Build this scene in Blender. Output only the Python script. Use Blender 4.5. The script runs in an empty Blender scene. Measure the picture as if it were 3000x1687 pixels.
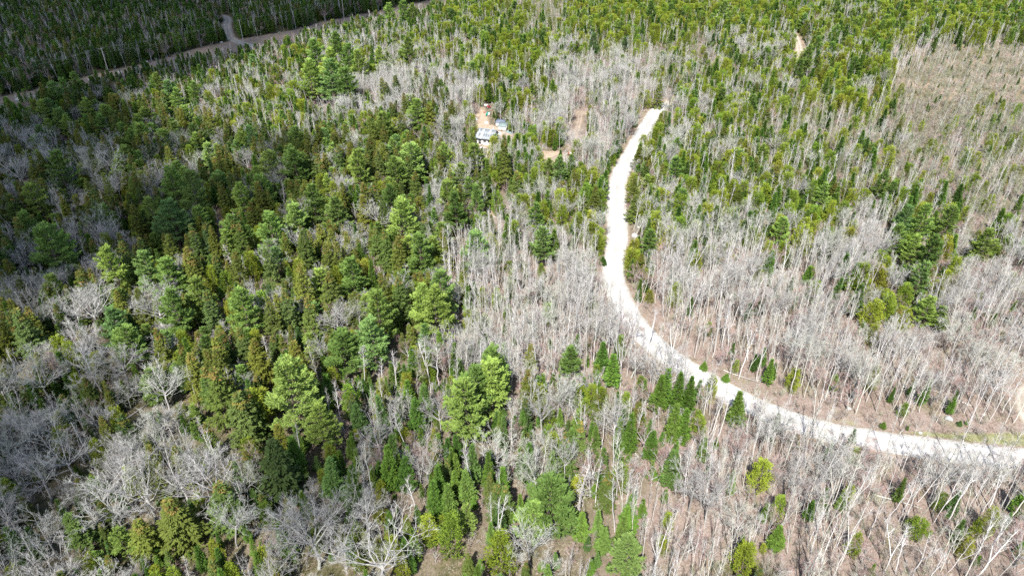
import bpy, math, random
import numpy as np
from mathutils import Vector, Matrix, Euler

rng = np.random.default_rng(7)
random.seed(7)
SC = bpy.context.scene
COL = SC.collection

# ------------------------------------------------------------------ camera, sky, sun, exposure
CAM_H, PITCH, FPX, W0, H0 = 95.0, math.radians(33.0), 2050.0, 3000.0, 1687.0
cam_d = bpy.data.cameras.new('camera'); cam = bpy.data.objects.new('camera', cam_d); COL.objects.link(cam)
cam.location = (0, 0, CAM_H); cam.rotation_euler = (math.pi / 2 - PITCH, 0, 0)
cam_d.sensor_fit = 'HORIZONTAL'; cam_d.sensor_width = 36.0; cam_d.lens = FPX / W0 * 36.0
cam_d.clip_start = 1.0; cam_d.clip_end = 6000.0
SC.camera = cam

SUN_EL, SUN_AZ = math.radians(50.0), math.radians(14.0)     # light travels towards azimuth +14 deg right of the view
SUN_DIR = Vector((-math.sin(SUN_AZ) * math.cos(SUN_EL), -math.cos(SUN_AZ) * math.cos(SUN_EL), math.sin(SUN_EL)))  # towards the sun
world = bpy.data.worlds.new('World'); SC.world = world; world.use_nodes = True
wn = world.node_tree; bg = wn.nodes['Background']
sky = wn.nodes.new('ShaderNodeTexSky'); sky.sky_type = 'NISHITA'; sky.sun_disc = False
sky.sun_elevation = SUN_EL; sky.sun_rotation = math.atan2(SUN_DIR.x, SUN_DIR.y)
sky.air_density = 1.0; sky.dust_density = 1.0; sky.ozone_density = 1.0
wn.links.new(sky.outputs[0], bg.inputs[0]); bg.inputs[1].default_value = 0.105
sun_d = bpy.data.lights.new('sun', 'SUN'); sun_d.energy = 5.0; sun_d.angle = math.radians(0.55); sun_d.color = (1.0, 0.955, 0.89)
sun = bpy.data.objects.new('sun', sun_d); COL.objects.link(sun)
sun.rotation_euler = SUN_DIR.to_track_quat('Z', 'Y').to_euler()
vs = SC.view_settings; vs.view_transform = 'Standard'; vs.look = 'None'; vs.exposure = 1.32; vs.gamma = 1.0; vs.use_curve_mapping = False
SC.render.engine = 'CYCLES'
cy = SC.cycles
cy.max_bounces = 4; cy.diffuse_bounces = 2; cy.glossy_bounces = 1; cy.transmission_bounces = 2; cy.transparent_max_bounces = 16
cy.use_denoising = False; cy.caustics_reflective = False; cy.caustics_refractive = False
cy.sample_clamp_indirect = 4.0

# ------------------------------------------------------------------ geometry of the view and the terrain
cp, sp = math.cos(PITCH), math.sin(PITCH)

def terr(x, y):
    x = np.asarray(x, float); y = np.asarray(y, float)
    return (0.9 * np.sin(x / 71.0 + 0.6) * np.cos(y / 83.0 + 0.4) + 0.7 * np.sin((x + y) / 47.0 + 1.1)
            + 0.25 * np.sin(x / 19.0 + y / 29.0) - 0.2)

def G(px, py, h=0.0):
    """the place on the ground (or h above it) that the photograph shows at px, py (3000 x 1687)"""
    u = (px - W0 / 2) / FPX; v = (py - H0 / 2) / FPX
    d = np.array([u, cp - v * sp, -sp - v * cp])
    z = 0.0
    for _ in range(6):
        t = (z + h - CAM_H) / d[2]
        x, y = d[0] * t, d[1] * t
        z = float(terr(x, y))
    return x, y, z

def project(x, y, z):
    x = np.asarray(x, float); y = np.asarray(y, float); z = np.asarray(z, float) - CAM_H
    dep = y * cp - z * sp
    return W0 / 2 + FPX * x / dep, H0 / 2 - FPX * (y * sp + z * cp) / dep, dep

def gpoly(pts): return np.array([G(*p)[:2] for p in pts])

def inside(poly, x, y):
    x = np.asarray(x, float); y = np.asarray(y, float)
    r = np.zeros(x.shape, bool)
    n = len(poly)
    for i in range(n):
        x0, y0 = poly[i]; x1, y1 = poly[(i + 1) % n]
        c = ((y0 > y) != (y1 > y)) & (x < (x1 - x0) * (y - y0) / (y1 - y0 + 1e-12) + x0)
        r ^= c
    return r

def dist_line(P, x, y):
    x = np.asarray(x, float); y = np.asarray(y, float)
    best = np.full(x.shape, 1e9)
    for i in range(len(P) - 1):
        ax, ay = P[i]; bx, by = P[i + 1]
        dx, dy = bx - ax, by - ay
        t = np.clip(((x - ax) * dx + (y - ay) * dy) / (dx * dx + dy * dy + 1e-9), 0, 1)
        best = np.minimum(best, np.hypot(x - ax - t * dx, y - ay - t * dy))
    return best

def spline(P, step=1.5):
    P = np.asarray(P, float); Q = np.vstack([2 * P[0] - P[1], P, 2 * P[-1] - P[-2]]); out = []
    for i in range(1, len(Q) - 2):
        p0, p1, p2, p3 = Q[i - 1:i + 3]
        n = max(2, int(np.linalg.norm(p2 - p1) / step))
        for k in range(n):
            t = k / n
            out.append(0.5 * (2 * p1 + (p2 - p0) * t + (2 * p0 - 5 * p1 + 4 * p2 - p3) * t * t + (3 * p1 - p0 - 3 * p2 + p3) * t ** 3))
    out.append(P[-1])
    return np.array(out)

def vnoise(x, y, scale, seed=0):
    r = np.random.default_rng(seed); T = r.random((64, 64))
    x = np.asarray(x) / scale; y = np.asarray(y) / scale
    i = np.floor(x).astype(int); j = np.floor(y).astype(int); fx = x - i; fy = y - j
    fx = fx * fx * (3 - 2 * fx); fy = fy * fy * (3 - 2 * fy)
    g = lambda a, b: T[a % 64, b % 64]
    return (g(i, j) * (1 - fx) + g(i + 1, j) * fx) * (1 - fy) + (g(i, j + 1) * (1 - fx) + g(i + 1, j + 1) * fx) * fy

# ------------------------------------------------------------------ materials
def new_mat(name):
    m = bpy.data.materials.new(name); m.use_nodes = True
    nt = m.node_tree; nt.nodes.clear()
    return m, nt, nt.nodes, nt.links

def N(nt, typ, **kw):
    n = nt.nodes.new(typ)
    for k, v in kw.items(): setattr(n, k, v)
    return n

def mat_plain(name, col, rough=0.8, var=0.15, scale=3.0, spec=0.2, metal=0.0, bump=0.0):
    m, nt, nodes, L = new_mat(name)
    out = N(nt, 'ShaderNodeOutputMaterial'); b = N(nt, 'ShaderNodeBsdfPrincipled')
    b.inputs['Roughness'].default_value = rough; b.inputs['Specular IOR Level'].default_value = spec; b.inputs['Metallic'].default_value = metal
    tc = N(nt, 'ShaderNodeTexCoord'); nz = N(nt, 'ShaderNodeTexNoise'); nz.inputs['Scale'].default_value = scale; nz.inputs['Detail'].default_value = 4
    L.new(tc.outputs['Object'], nz.inputs['Vector'])
    mp = N(nt, 'ShaderNodeMapRange'); mp.inputs[3].default_value = 1 - var; mp.inputs[4].default_value = 1 + var
    mp.inputs[1].default_value = 0.3; mp.inputs[2].default_value = 0.7
    L.new(nz.outputs['Fac'], mp.inputs[0])
    hs = N(nt, 'ShaderNodeHueSaturation'); hs.inputs['Color'].default_value = (*col, 1)
    L.new(mp.outputs[0], hs.inputs['Value']); L.new(hs.outputs[0], b.inputs['Base Color'])
    if bump:
        bp = N(nt, 'ShaderNodeBump'); bp.inputs['Strength'].default_value = bump; bp.inputs['Distance'].default_value = 0.05
        L.new(nz.outputs['Fac'], bp.inputs['Height']); L.new(bp.outputs[0], b.inputs['Normal'])
    L.new(b.outputs[0], out.inputs[0])
    return m

def mat_tree(name, cols, trans=0.0, vvar=0.25, noise=1.2, nvar=0.22, rough=0.75):
    """bark or needles: the colour differs from tree to tree (object random) and a little within a tree (noise)"""
    m, nt, nodes, L = new_mat(name)
    out = N(nt, 'ShaderNodeOutputMaterial')
    oi = N(nt, 'ShaderNodeObjectInfo')
    cr = N(nt, 'ShaderNodeValToRGB'); cr.color_ramp.interpolation = 'LINEAR'
    el = cr.color_ramp.elements
    while len(el) < len(cols): el.new(0.5)
    for i, c in enumerate(cols):
        el[i].position = i / max(1, len(cols) - 1); el[i].color = (*c, 1)
    L.new(oi.outputs['Random'], cr.inputs[0])
    m1 = N(nt, 'ShaderNodeMath', operation='MULTIPLY'); m1.inputs[1].default_value = 7.31
    L.new(oi.outputs['Random'], m1.inputs[0])
    fr = N(nt, 'ShaderNodeMath', operation='FRACT'); L.new(m1.outputs[0], fr.inputs[0])
    mp = N(nt, 'ShaderNodeMapRange'); mp.inputs[3].default_value = 1 - vvar; mp.inputs[4].default_value = 1 + vvar
    L.new(fr.outputs[0], mp.inputs[0])
    tc = N(nt, 'ShaderNodeTexCoord'); nz = N(nt, 'ShaderNodeTexNoise'); nz.inputs['Scale'].default_value = noise; nz.inputs['Detail'].default_value = 3
    L.new(tc.outputs['Object'], nz.inputs['Vector'])
    mp2 = N(nt, 'ShaderNodeMapRange'); mp2.inputs[1].default_value = 0.3; mp2.inputs[2].default_value = 0.7
    mp2.inputs[3].default_value = 1 - nvar; mp2.inputs[4].default_value = 1 + nvar
    L.new(nz.outputs['Fac'], mp2.inputs[0])
    mm = N(nt, 'ShaderNodeMath', operation='MULTIPLY'); L.new(mp.outputs[0], mm.inputs[0]); L.new(mp2.outputs[0], mm.inputs[1])
    hs = N(nt, 'ShaderNodeHueSaturation'); L.new(cr.outputs[0], hs.inputs['Color']); L.new(mm.outputs[0], hs.inputs['Value'])
    d = N(nt, 'ShaderNodeBsdfDiffuse'); L.new(hs.outputs[0], d.inputs[0])
    sh = d.outputs[0]
    if trans:
        tr = N(nt, 'ShaderNodeBsdfTranslucent'); L.new(hs.outputs[0], tr.inputs[0])
        mx = N(nt, 'ShaderNodeMixShader'); mx.inputs[0].default_value = trans
        L.new(d.outputs[0], mx.inputs[1]); L.new(tr.outputs[0], mx.inputs[2]); sh = mx.outputs[0]
    L.new(sh, out.inputs[0])
    return m

M = {}
M['pine'] = mat_tree('pine_needles', [(0.1485, 0.2423, 0.0619), (0.1954, 0.3004, 0.0757), (0.2656, 0.3488, 0.0799), (0.1655, 0.281, 0.0964)], 0.4)
M['spruce'] = mat_tree('spruce_needles', [(0.0899, 0.1443, 0.0364), (0.1587, 0.1803, 0.0385), (0.1005, 0.1597, 0.0455), (0.1746, 0.1906, 0.0344), (0.0794, 0.134, 0.0506)], 0.4)
M['cones'] = mat_tree('spruce_cones', [(0.187, 0.1375, 0.045), (0.165, 0.1375, 0.04), (0.143, 0.1375, 0.035)], 0.1)
M['fir'] = mat_tree('fir_needles', [(0.0888, 0.1769, 0.0381), (0.1244, 0.2231, 0.0381), (0.1509, 0.2307, 0.0475), (0.1066, 0.1923, 0.0595)], 0.4)
M['cedar'] = mat_tree('cedar_sprays', [(0.1925, 0.2556, 0.0321), (0.2464, 0.2865, 0.0374), (0.1539, 0.2477, 0.0374), (0.2694, 0.2788, 0.0428)], 0.4)
M['tama'] = mat_tree('tamarack_twigs', [(0.22, 0.2307, 0.132), (0.187, 0.2192, 0.11), (0.253, 0.2423, 0.165), (0.231, 0.2307, 0.187)], 0.1)
M['bark_pine'] = mat_tree('pine_bark', [(0.10, 0.08, 0.065), (0.14, 0.115, 0.095)])
M['bark_birch'] = mat_tree('birch_bark', [(0.4658, 0.4516, 0.4374), (0.4015, 0.3858, 0.3687), (0.514, 0.5009, 0.4888), (0.3534, 0.3448, 0.3173)], 0, 0.12, 3.0, 0.18)
M['bark_grey'] = mat_tree('grey_bark', [(0.2827, 0.2752, 0.2609), (0.2423, 0.234, 0.2261), (0.3232, 0.3165, 0.3026), (0.2693, 0.2752, 0.24)], 0, 0.15, 2.0, 0.2)
M['bark_aspen'] = mat_tree('aspen_bark', [(0.4024, 0.3936, 0.3426), (0.3577, 0.3483, 0.3055), (0.4471, 0.4343, 0.389)], 0, 0.15, 2.0, 0.2)
M['twig_grey'] = mat_tree('grey_twigs', [(0.3135, 0.3046, 0.2925), (0.2786, 0.2724, 0.2609), (0.3572, 0.3555, 0.333), (0.3223, 0.3324, 0.2791)], 0, 0.15)
M['twig_birch'] = mat_tree('birch_twigs', [(0.3161, 0.2916, 0.2802), (0.3433, 0.325, 0.3135), (0.3704, 0.3634, 0.342)], 0, 0.15)
M['twig_red'] = mat_tree('budding_twigs', [(0.289, 0.187, 0.17), (0.306, 0.221, 0.204), (0.255, 0.17, 0.153)], 0, 0.15)
M['dead'] = mat_tree('weathered_wood', [(0.352, 0.336, 0.312), (0.288, 0.272, 0.256), (0.4, 0.392, 0.36)], 0, 0.1)
M['brush'] = mat_tree('brush_twigs', [(0.3119, 0.271, 0.2466), (0.2772, 0.2464, 0.2207), (0.3119, 0.308, 0.2466), (0.2541, 0.271, 0.1817)], 0, 0.15)
M['gravel'] = None
M['stone'] = mat_plain('granite', (0.26, 0.27, 0.275), 0.9, 0.25, 1.5, bump=0.5)
M['stone_pale'] = mat_plain('pale_granite', (0.40, 0.395, 0.38), 0.9, 0.2, 1.5, bump=0.5)
M['pole'] = mat_plain('pole_wood', (0.30, 0.28, 0.25), 0.9, 0.2, 2.0)
M['wire'] = mat_plain('cable_metal', (0.16, 0.18, 0.16), 0.6, 0.05)
M['ceramic'] = mat_plain('insulator_ceramic', (0.25, 0.17, 0.13), 0.4, 0.05)

# ------------------------------------------------------------------ mesh helpers
class MB:
    def __init__(self): self.v = []; self.f = []; self.m = []; self.n = 0
    def tris(self, P, mat=0):
        """P: (n, 3, 3) triangles"""
        P = np.asarray(P, float).reshape(-1, 3, 3); k = len(P)
        if not k: return
        self.v.append(P.reshape(-1, 3)); self.f.append(np.arange(3 * k).reshape(-1, 3) + self.n)
        self.m.append(np.full(k, mat)); self.n += 3 * k
    def indexed(self, V, F, mat=0):
        V = np.asarray(V, float); F = np.asarray(F, int)
        self.v.append(V); self.f.append(F + self.n); self.m.append(np.full(len(F), mat)); self.n += len(V)
    def tube(self, P, R, sides=5, mat=0):
        P = np.asarray(P, float); n = len(P)
        T = np.gradient(P, axis=0); T /= np.linalg.norm(T, axis=1)[:, None] + 1e-9
        ref = np.array([0.3, 1.0, 0.1]) if abs(T[0][1]) < 0.8 else np.array([1.0, 0.2, 0.1])
        A = np.cross(T, ref); A /= np.linalg.norm(A, axis=1)[:, None] + 1e-9
        B = np.cross(T, A)
        an = np.arange(sides) * 2 * math.pi / sides
        V = P[:, None] + np.asarray(R)[:, None, None] * (np.cos(an)[None, :, None] * A[:, None] + np.sin(an)[None, :, None] * B[:, None])
        F = []
        for i in range(n - 1):
            for k in range(sides):
                a, b = i * sides + k, i * sides + (k + 1) % sides
                F += [(a, b, b + sides), (a, b + sides, a + sides)]
        for k in range(1, sides - 1):
            F.append(((n - 1) * sides, (n - 1) * sides + k, (n - 1) * sides + k + 1))
        self.indexed(V.reshape(-1, 3), F, mat)
    def box(self, c, s, rot=None, mat=0):
        c = np.array(c, float); s = np.array(s, float) / 2
        V = np.array([(a, b, d) for a in (-1, 1) for b in (-1, 1) for d in (-1, 1)], float) * s
        if rot is not None: V = V @ np.asarray(rot).T
        F = [(0, 1, 3), (0, 3, 2), (4, 6, 7), (4, 7, 5), (0, 4, 5), (0, 5, 1), (2, 3, 7), (2, 7, 6), (0, 2, 6), (0, 6, 4), (1, 5, 7), (1, 7, 3)]
        self.indexed(V + c, F, mat)
    def mesh(self, name, mats, smooth=False):
        V = np.concatenate(self.v); F = np.concatenate(self.f); mi = np.concatenate(self.m)
        me = bpy.data.meshes.new(name)
        me.vertices.add(len(V)); me.vertices.foreach_set('co', V.astype(np.float32).ravel())
        me.loops.add(len(F) * 3); me.loops.foreach_set('vertex_index', F.astype(np.int32).ravel())
        me.polygons.add(len(F)); me.polygons.foreach_set('loop_start', (np.arange(len(F)) * 3).astype(np.int32))
        me.polygons.foreach_set('loop_total', np.full(len(F), 3, np.int32))
        for m in mats: me.materials.append(m)
        me.polygons.foreach_set('material_index', mi.astype(np.int32))
        if smooth: me.polygons.foreach_set('use_smooth', np.ones(len(F), bool))
        me.update(calc_edges=True)
        return me

def tag(o, label=None, cat=None, group=None, kind=None):
    if label: o['label'] = label
    if cat: o['category'] = cat
    if group: o['group'] = group
    if kind: o['kind'] = kind
    return o

def link(name, data, parent=None, loc=(0, 0, 0), rot=(0, 0, 0), scale=(1, 1, 1)):
    o = bpy.data.objects.new(name, data); COL.objects.link(o)
    o.location = loc; o.rotation_euler = rot; o.scale = scale
    if parent is not None: o.parent = parent
    return o

def unit(v): return v / (np.linalg.norm(v, axis=-1, keepdims=True) + 1e-9)

def blades(r, P, D, length, width, spread, up=0.0, flat=0.0):
    """needle blades: from each point P a thin triangle along D jittered by spread"""
    n = len(P)
    d = unit(D + r.normal(0, spread, (n, 3)) + np.array([0, 0, up]))
    s = unit(np.cross(d, r.normal(0, 1, (n, 3)) * (1 - flat) + np.array([0, 0, 1.0]) * flat * 1.6))
    l = length * r.uniform(0.7, 1.3, (n, 1)); w = width * r.uniform(0.7, 1.3, (n, 1)) * 0.5
    # diamond halves keep it leafy: base narrow, widest at a third
    a = P; b = P + d * l * 0.45 + s * w; c = P + d * l * 0.45 - s * w; e = P + d * l
    return np.concatenate([np.stack([a, b, c], 1), np.stack([b, e, c], 1)])

# ------------------------------------------------------------------ the kinds of tree (crown, trunk) as unit prototypes in metres
def trunk_path(r, h, bend=0.25, n=7):
    z = np.linspace(0, h, n)
    off = np.cumsum(r.normal(0, bend / n, (n, 2)), axis=0); off[0] = 0
    return np.column_stack([off, z])

def make_pine(seed, h=15.0, w=9.0):
    r = np.random.default_rng(seed); T = MB(); C = MB()
    path = trunk_path(r, h * 0.97, 0.8); zt = path[:, 2]
    T.tube(path, np.interp(zt, [0, h], [0.27, 0.04]), 6)
    axis = lambda z: np.array([np.interp(z, zt, path[:, 0]), np.interp(z, zt, path[:, 1]), z])
    z = h * r.uniform(0.2, 0.27); zb = z
    lop = r.uniform(0, 6.28)
    while z < h * 0.985:
        t = (z - zb) / (h - zb)
        nb = r.integers(4, 7)
        prof = 0.16 + 0.84 * (1 - t) ** 0.72 * (0.75 + 0.25 * min(1, t / 0.22))
        a0 = r.uniform(0, 6.28)
        for k in range(nb):
            az = a0 + k * 6.283 / nb + r.normal(0, 0.25)
            L = w / 2 * prof * r.uniform(0.62, 1.15) * (1 + 0.12 * math.cos(az - lop))
            el = math.radians(4 + 48 * t ** 1.6 + r.normal(0, 7))
            d = np.array([math.cos(az) * math.cos(el), math.sin(az) * math.cos(el), math.sin(el)])
            b0 = axis(z)
            s = np.linspace(0, 1, 5)
            curve = b0 + d * L * s[:, None] + np.array([0, 0, 1.0]) * (0.16 * L * s[:, None] ** 2.5)
            C.tube(curve, np.interp(s, [0, 1], [0.02 + 0.012 * L, 0.012]), 3, 1)
            nt_ = max(7, int(L * 11))
            ss = r.uniform(0.26, 1.0, nt_) ** 0.8
            side = np.array([-math.sin(az), math.cos(az), 0])
            P = np.stack([np.interp(ss, s, curve[:, i]) for i in range(3)], 1)
            spread = 0.36 * L * np.sqrt(np.clip(ss, 0, 1)) * (1.06 - ss * 0.55)
            lat = r.uniform(-1, 1, nt_)
            P = P + side * (lat * spread)[:, None] + np.array([0, 0, 1.0]) * r.normal(0.06, 0.06, nt_)[:, None]
            D = d * 0.7 + side * (lat * 0.9)[:, None] + np.array([0, 0, 0.35])
            for q in range(6):
                C.tris(blades(r, P + r.normal(0, 0.10, P.shape) * np.array([1, 1, 0.6]), D, 0.52, 0.18, 0.36, 0.0, 0.72))
        z += h * r.uniform(0.055, 0.085) * (1.1 - 0.4 * t)
    top = axis(h * 0.96)
    P = top + r.normal(0, 0.16, (40, 3)) + np.array([0, 0, 0.1])
    C.tris(blades(r, P, np.array([0, 0, 1.0]), 0.55, 0.16, 0.5))
    return T, C, ['bark_pine'], ['pine', 'bark_pine']

def make_spruce(seed, h=13.0, w=5.6, fir=False):
    r = np.random.default_rng(seed); T = MB(); C = MB()
    T.tube(trunk_path(r, h * 0.98, 0.15), np.linspace(0.17, 0.02, 7), 5)
    z = h * r.uniform(0.06, 0.16); zb = z
    conetop = (not fir) and r.random() < 0.7
    while z < h * 0.985:
        t = (z - zb) / (h - zb)
        nb = r.integers(6, 9)
        prof = 0.05 + 0.95 * (1 - t) ** 0.95 * (0.8 + 0.2 * min(1, t / 0.12))
        a0 = r.uniform(0, 6.28)
        for k in range(nb):
            az = a0 + k * 6.283 / nb + r.normal(0, 0.2)
            if r.random() < 0.10: continue
            L = w / 2 * prof * (r.uniform(0.66, 1.2) if fir else r.uniform(0.62, 1.22))
            el = math.radians((6 if fir else -14) + 34 * t + r.normal(0, 6))
            d = np.array([math.cos(az) * math.cos(el), math.sin(az) * math.cos(el), math.sin(el)])
            n_ = max(3, int(L * (8 if fir else 10)))
            s = r.uniform(0.12, 1.0, n_) ** 0.75
            side = np.array([-math.sin(az), math.cos(az), 0])
            lat = r.uniform(-1, 1, n_)
            P = np.array([0, 0, z]) + d * (L * s)[:, None] + side * (lat * 0.30 * L * (1.15 - s))[:, None]
            P[:, 2] += 0.12 * L * s ** 2
            D = d * 0.9 + side * (lat * 0.8)[:, None] + np.array([0, 0, 0.18 if fir else -0.28])
            mi = 2 if (conetop and t > 0.76 and r.random() < 0.4) else 0
            for q in range(3):
                C.tris(blades(r, P + r.normal(0, 0.07, P.shape), D, 0.42, 0.16, 0.32, 0.0, 0.55), mi)
            if L > 0.7:
                C.tube(np.array([[0, 0, z], np.array([0, 0, z]) + d * L * 0.8]), [0.025, 0.008], 3, 1)
        z += h * (0.031 if fir else 0.040) * r.uniform(0.8, 1.2) * (1.15 - 0.4 * t)
    P = np.array([0, 0, h * 0.93]) + r.normal(0, 1, (22, 3)) * np.array([0.06, 0.06, 0.35])
    C.tris(blades(r, P, np.array([0, 0, 1.0]), 0.40, 0.11, 0.45))
    return T, C, ['bark_pine'], (['fir'] if fir else ['spruce']) + ['bark_pine', 'cones']

def make_cedar(seed, h=9.0, w=3.6):
    r = np.random.default_rng(seed); T = MB(); C = MB()
    T.tube(trunk_path(r, h * 0.93, 0.3), np.linspace(0.16, 0.02, 7), 5)
    nc = 210
    t = r.uniform(0, 1, nc) ** 0.9
    zz = h * (0.10 + 0.88 * t)
    prof = np.sin(np.clip(0.12 + 0.88 * (1 - t), 0, 1) ** 0.75 * math.pi / 2) * (0.72 + 0.28 * np.minimum(1, t / 0.2))
    az = r.uniform(0, 6.283, nc); lob = 1 + 0.18 * np.sin(az * 3 + seed) + 0.12 * np.sin(zz * 2.1 + az)
    rad = w / 2 * prof * lob * r.uniform(0.45, 1.05, nc)
    cen = np.stack([np.cos(az) * rad, np.sin(az) * rad, zz], 1)
    out = np.stack([np.cos(az), np.sin(az), np.full(nc, 0.75)], 1)
    k = 13
    P = np.repeat(cen, k, 0) + r.normal(0, 1, (nc * k, 3)) * np.array([0.16, 0.16, 0.26])
    C.tris(blades(r, P, np.repeat(out, k, 0), 0.34, 0.15, 0.5, 0.0, 0.2))
    return T, C, ['bark_pine'], ['cedar', 'bark_pine']

def ribbons(r, P0, P1, w0, w1):
    d = P1 - P0; s = unit(np.cross(d, r.normal(0, 1, d.shape)))
    w0 = np.broadcast_to(np.asarray(w0, float), (len(P0),))[:, None] * 0.5; w1 = np.broadcast_to(np.asarray(w1, float), (len(P0),))[:, None] * 0.5
    a, b, c, e = P0 + s * w0, P0 - s * w0, P1 + s * w1, P1 - s * w1
    return np.concatenate([np.stack([a, b, c], 1), np.stack([b, e, c], 1)])

def grow(r, base, d, L, n, gravity=0.0, wig=0.12):
    """a wandering branch of n segments"""
    P = [np.array(base, float)]; d = unit(np.array(d, float))
    for i in range(n):
        d = unit(d + r.normal(0, wig, 3) + np.array([0, 0, gravity]))
        P.append(P[-1] + d * L / n)
    return np.array(P), d

def twiggy(r, C, curve, L, nt, tl, mat=0, up=0.25, out=1.0, sub=4, tw=0.022):
    """side twigs with their own fine twigs along a branch"""
    s = r.uniform(0.2, 1.0, nt); x = np.linspace(0, 1, len(curve))
    P = np.stack([np.interp(s, x, curve[:, i]) for i in range(3)], 1)
    ax = unit(curve[-1] - curve[0])
    D = unit(ax * 0.75 + unit(r.normal(0, 1, (nt, 3))) * 0.8 * out + np.array([0, 0, up]))
    l = tl * r.uniform(0.5, 1.25, (nt, 1)) * (1.1 - 0.5 * s[:, None])
    E = P + D * l
    C.tris(ribbons(r, P, E, tw, tw * 0.6), mat)
    if sub:
        k = nt * sub
        f = r.uniform(0.25, 1.0, (k, 1))
        P2 = np.repeat(P, sub, 0) + (np.repeat(E, sub, 0) - np.repeat(P, sub, 0)) * f
        D2 = unit(np.repeat(D, sub, 0) * 0.8 + unit(r.normal(0, 1, (k, 3))) * 0.75 + np.array([0, 0, up * 0.8]))
        E2 = P2 + D2 * (np.repeat(l, sub, 0) * r.uniform(0.35, 0.7, (k, 1)))
        C.tris(ribbons(r, P2, E2, tw * 0.75, tw * 0.35), mat)

def make_birch(seed, h=14.0, w=3.6, bark='bark_birch', twig='twig_birch', start=0.50, fork=0.35, nb=22):
    r = np.random.default_rng(seed); T = MB(); C = MB()
    stems = [trunk_path(r, h, 1.0, 9)]
    lean = r.normal(0, 0.05, 2)
    stems[0][:, :2] += stems[0][:, 2:3] * lean
    if r.random() < fork:
        z0 = h * r.uniform(0.35, 0.6); i0 = int(z0 / h * 8)
        base = stems[0][i0]; az = r.uniform(0, 6.28)
        q, _ = grow(r, base, [0.38 * math.cos(az), 0.38 * math.sin(az), 1], h * 0.92 - base[2], 6, 0.06, 0.06)
        stems.append(q)
    r0 = r.uniform(0.105, 0.16)
    for si, st in enumerate(stems):
        T.tube(st, np.interp(st[:, 2], [0, h * 0.6, h], [r0, r0 * 0.66, 0.02]) * (1 if si == 0 else 0.9), 5)
    for k in range(nb):
        st = stems[k % len(stems)]
        u = r.uniform(start, 0.98)
        zmin = st[0, 2]
        z = zmin + (st[-1, 2] - zmin) * u if len(stems) > 1 and st is stems[1] else h * u
        b = np.array([np.interp(z, st[:, 2], st[:, 0]), np.interp(z, st[:, 2], st[:, 1]), z])
        t = (z / h - start) / (1 - start)
        L = w / 2 * (1.25 - 0.75 * max(0, t)) * r.uniform(0.6, 1.2)
        az = r.uniform(0, 6.283); el = math.radians(r.uniform(30, 58) + 12 * t)
        q, _ = grow(r, b, [math.cos(az) * math.cos(el), math.sin(az) * math.cos(el), math.sin(el)], L, 4, 0.06, 0.14)
        C.tube(q, np.linspace(0.032 + 0.008 * L, 0.010, 5), 3, 1)
        twiggy(r, C, q, L, 8, 0.74, 0, 0.3, 0.75, 4, 0.0125)
    return T, C, [bark], [twig, bark]

def make_maple(seed, h=12.0, w=8.5, bark='bark_grey', twig='twig_grey', base=0.34, nl=9, dense=1.0):
    r = np.random.default_rng(seed); T = MB(); C = MB()
    st = trunk_path(r, h * (base + 0.14), 0.4, 5)
    T.tube(st, np.linspace(0.20, 0.13, 5), 6)
    a0 = r.uniform(0, 6.28)
    for k in range(nl):
        az = a0 + k * 6.283 / nl + r.normal(0, 0.3)
        el = math.radians(r.uniform(26, 62)) if k else math.radians(84)
        z = h * r.uniform(base, base + 0.13); b = np.array([np.interp(z, st[:, 2], st[:, 0]), np.interp(z, st[:, 2], st[:, 1]), z])
        top = h * r.uniform(0.86, 1.0)
        L = min((top - z) / max(0.45, math.sin(el)), w / 2 / max(0.25, math.cos(el))) * r.uniform(0.85, 1.1)
        q, dd = grow(r, b, [math.cos(az) * math.cos(el), math.sin(az) * math.cos(el), math.sin(el)], L, 6, 0.07, 0.11)
        T.tube(q, np.linspace(0.10, 0.02, 7), 4)
        for j in range(int(7 * dense)):
            s = r.uniform(0.22, 0.97); i = s * 6; i0 = min(5, int(i)); p = q[i0] + (q[i0 + 1] - q[i0]) * (i - i0)
            ax = unit(q[min(6, i0 + 1)] - q[i0])
            d2 = unit(ax * 0.8 + unit(r.normal(0, 1, 3)) * 0.85 + np.array([0, 0, 0.18]))
            L2 = L * (0.62 - 0.36 * s) * r.uniform(0.7, 1.25)
            q2, _ = grow(r, p, d2, L2, 4, 0.05, 0.16)
            C.tube(q2, np.linspace(0.042, 0.012, 5), 3, 1)
            for m_ in range(4):
                f = r.uniform(0.3, 1.0) * 4; f0 = min(3, int(f)); p3 = q2[f0] + (q2[f0 + 1] - q2[f0]) * (f - f0)
                d3 = unit(unit(q2[f0 + 1] - q2[f0]) * 0.8 + unit(r.normal(0, 1, 3)) * 0.8 + np.array([0, 0, 0.15]))
                L3 = L2 * r.uniform(0.35, 0.62)
                q3, _ = grow(r, p3, d3, L3, 3, 0.04, 0.18)
                C.tris(ribbons(r, q3[:-1], q3[1:], 0.03, 0.022), 0)
                twiggy(r, C, q3, L3, 6, 0.62, 0, 0.2, 0.75, 4, 0.0135)
    return T, C, [bark], [twig, bark]

def make_redmaple(seed): return make_maple(seed, 9.0, 4.6, 'bark_grey', 'twig_red', 0.22, 6, 0.8)

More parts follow.
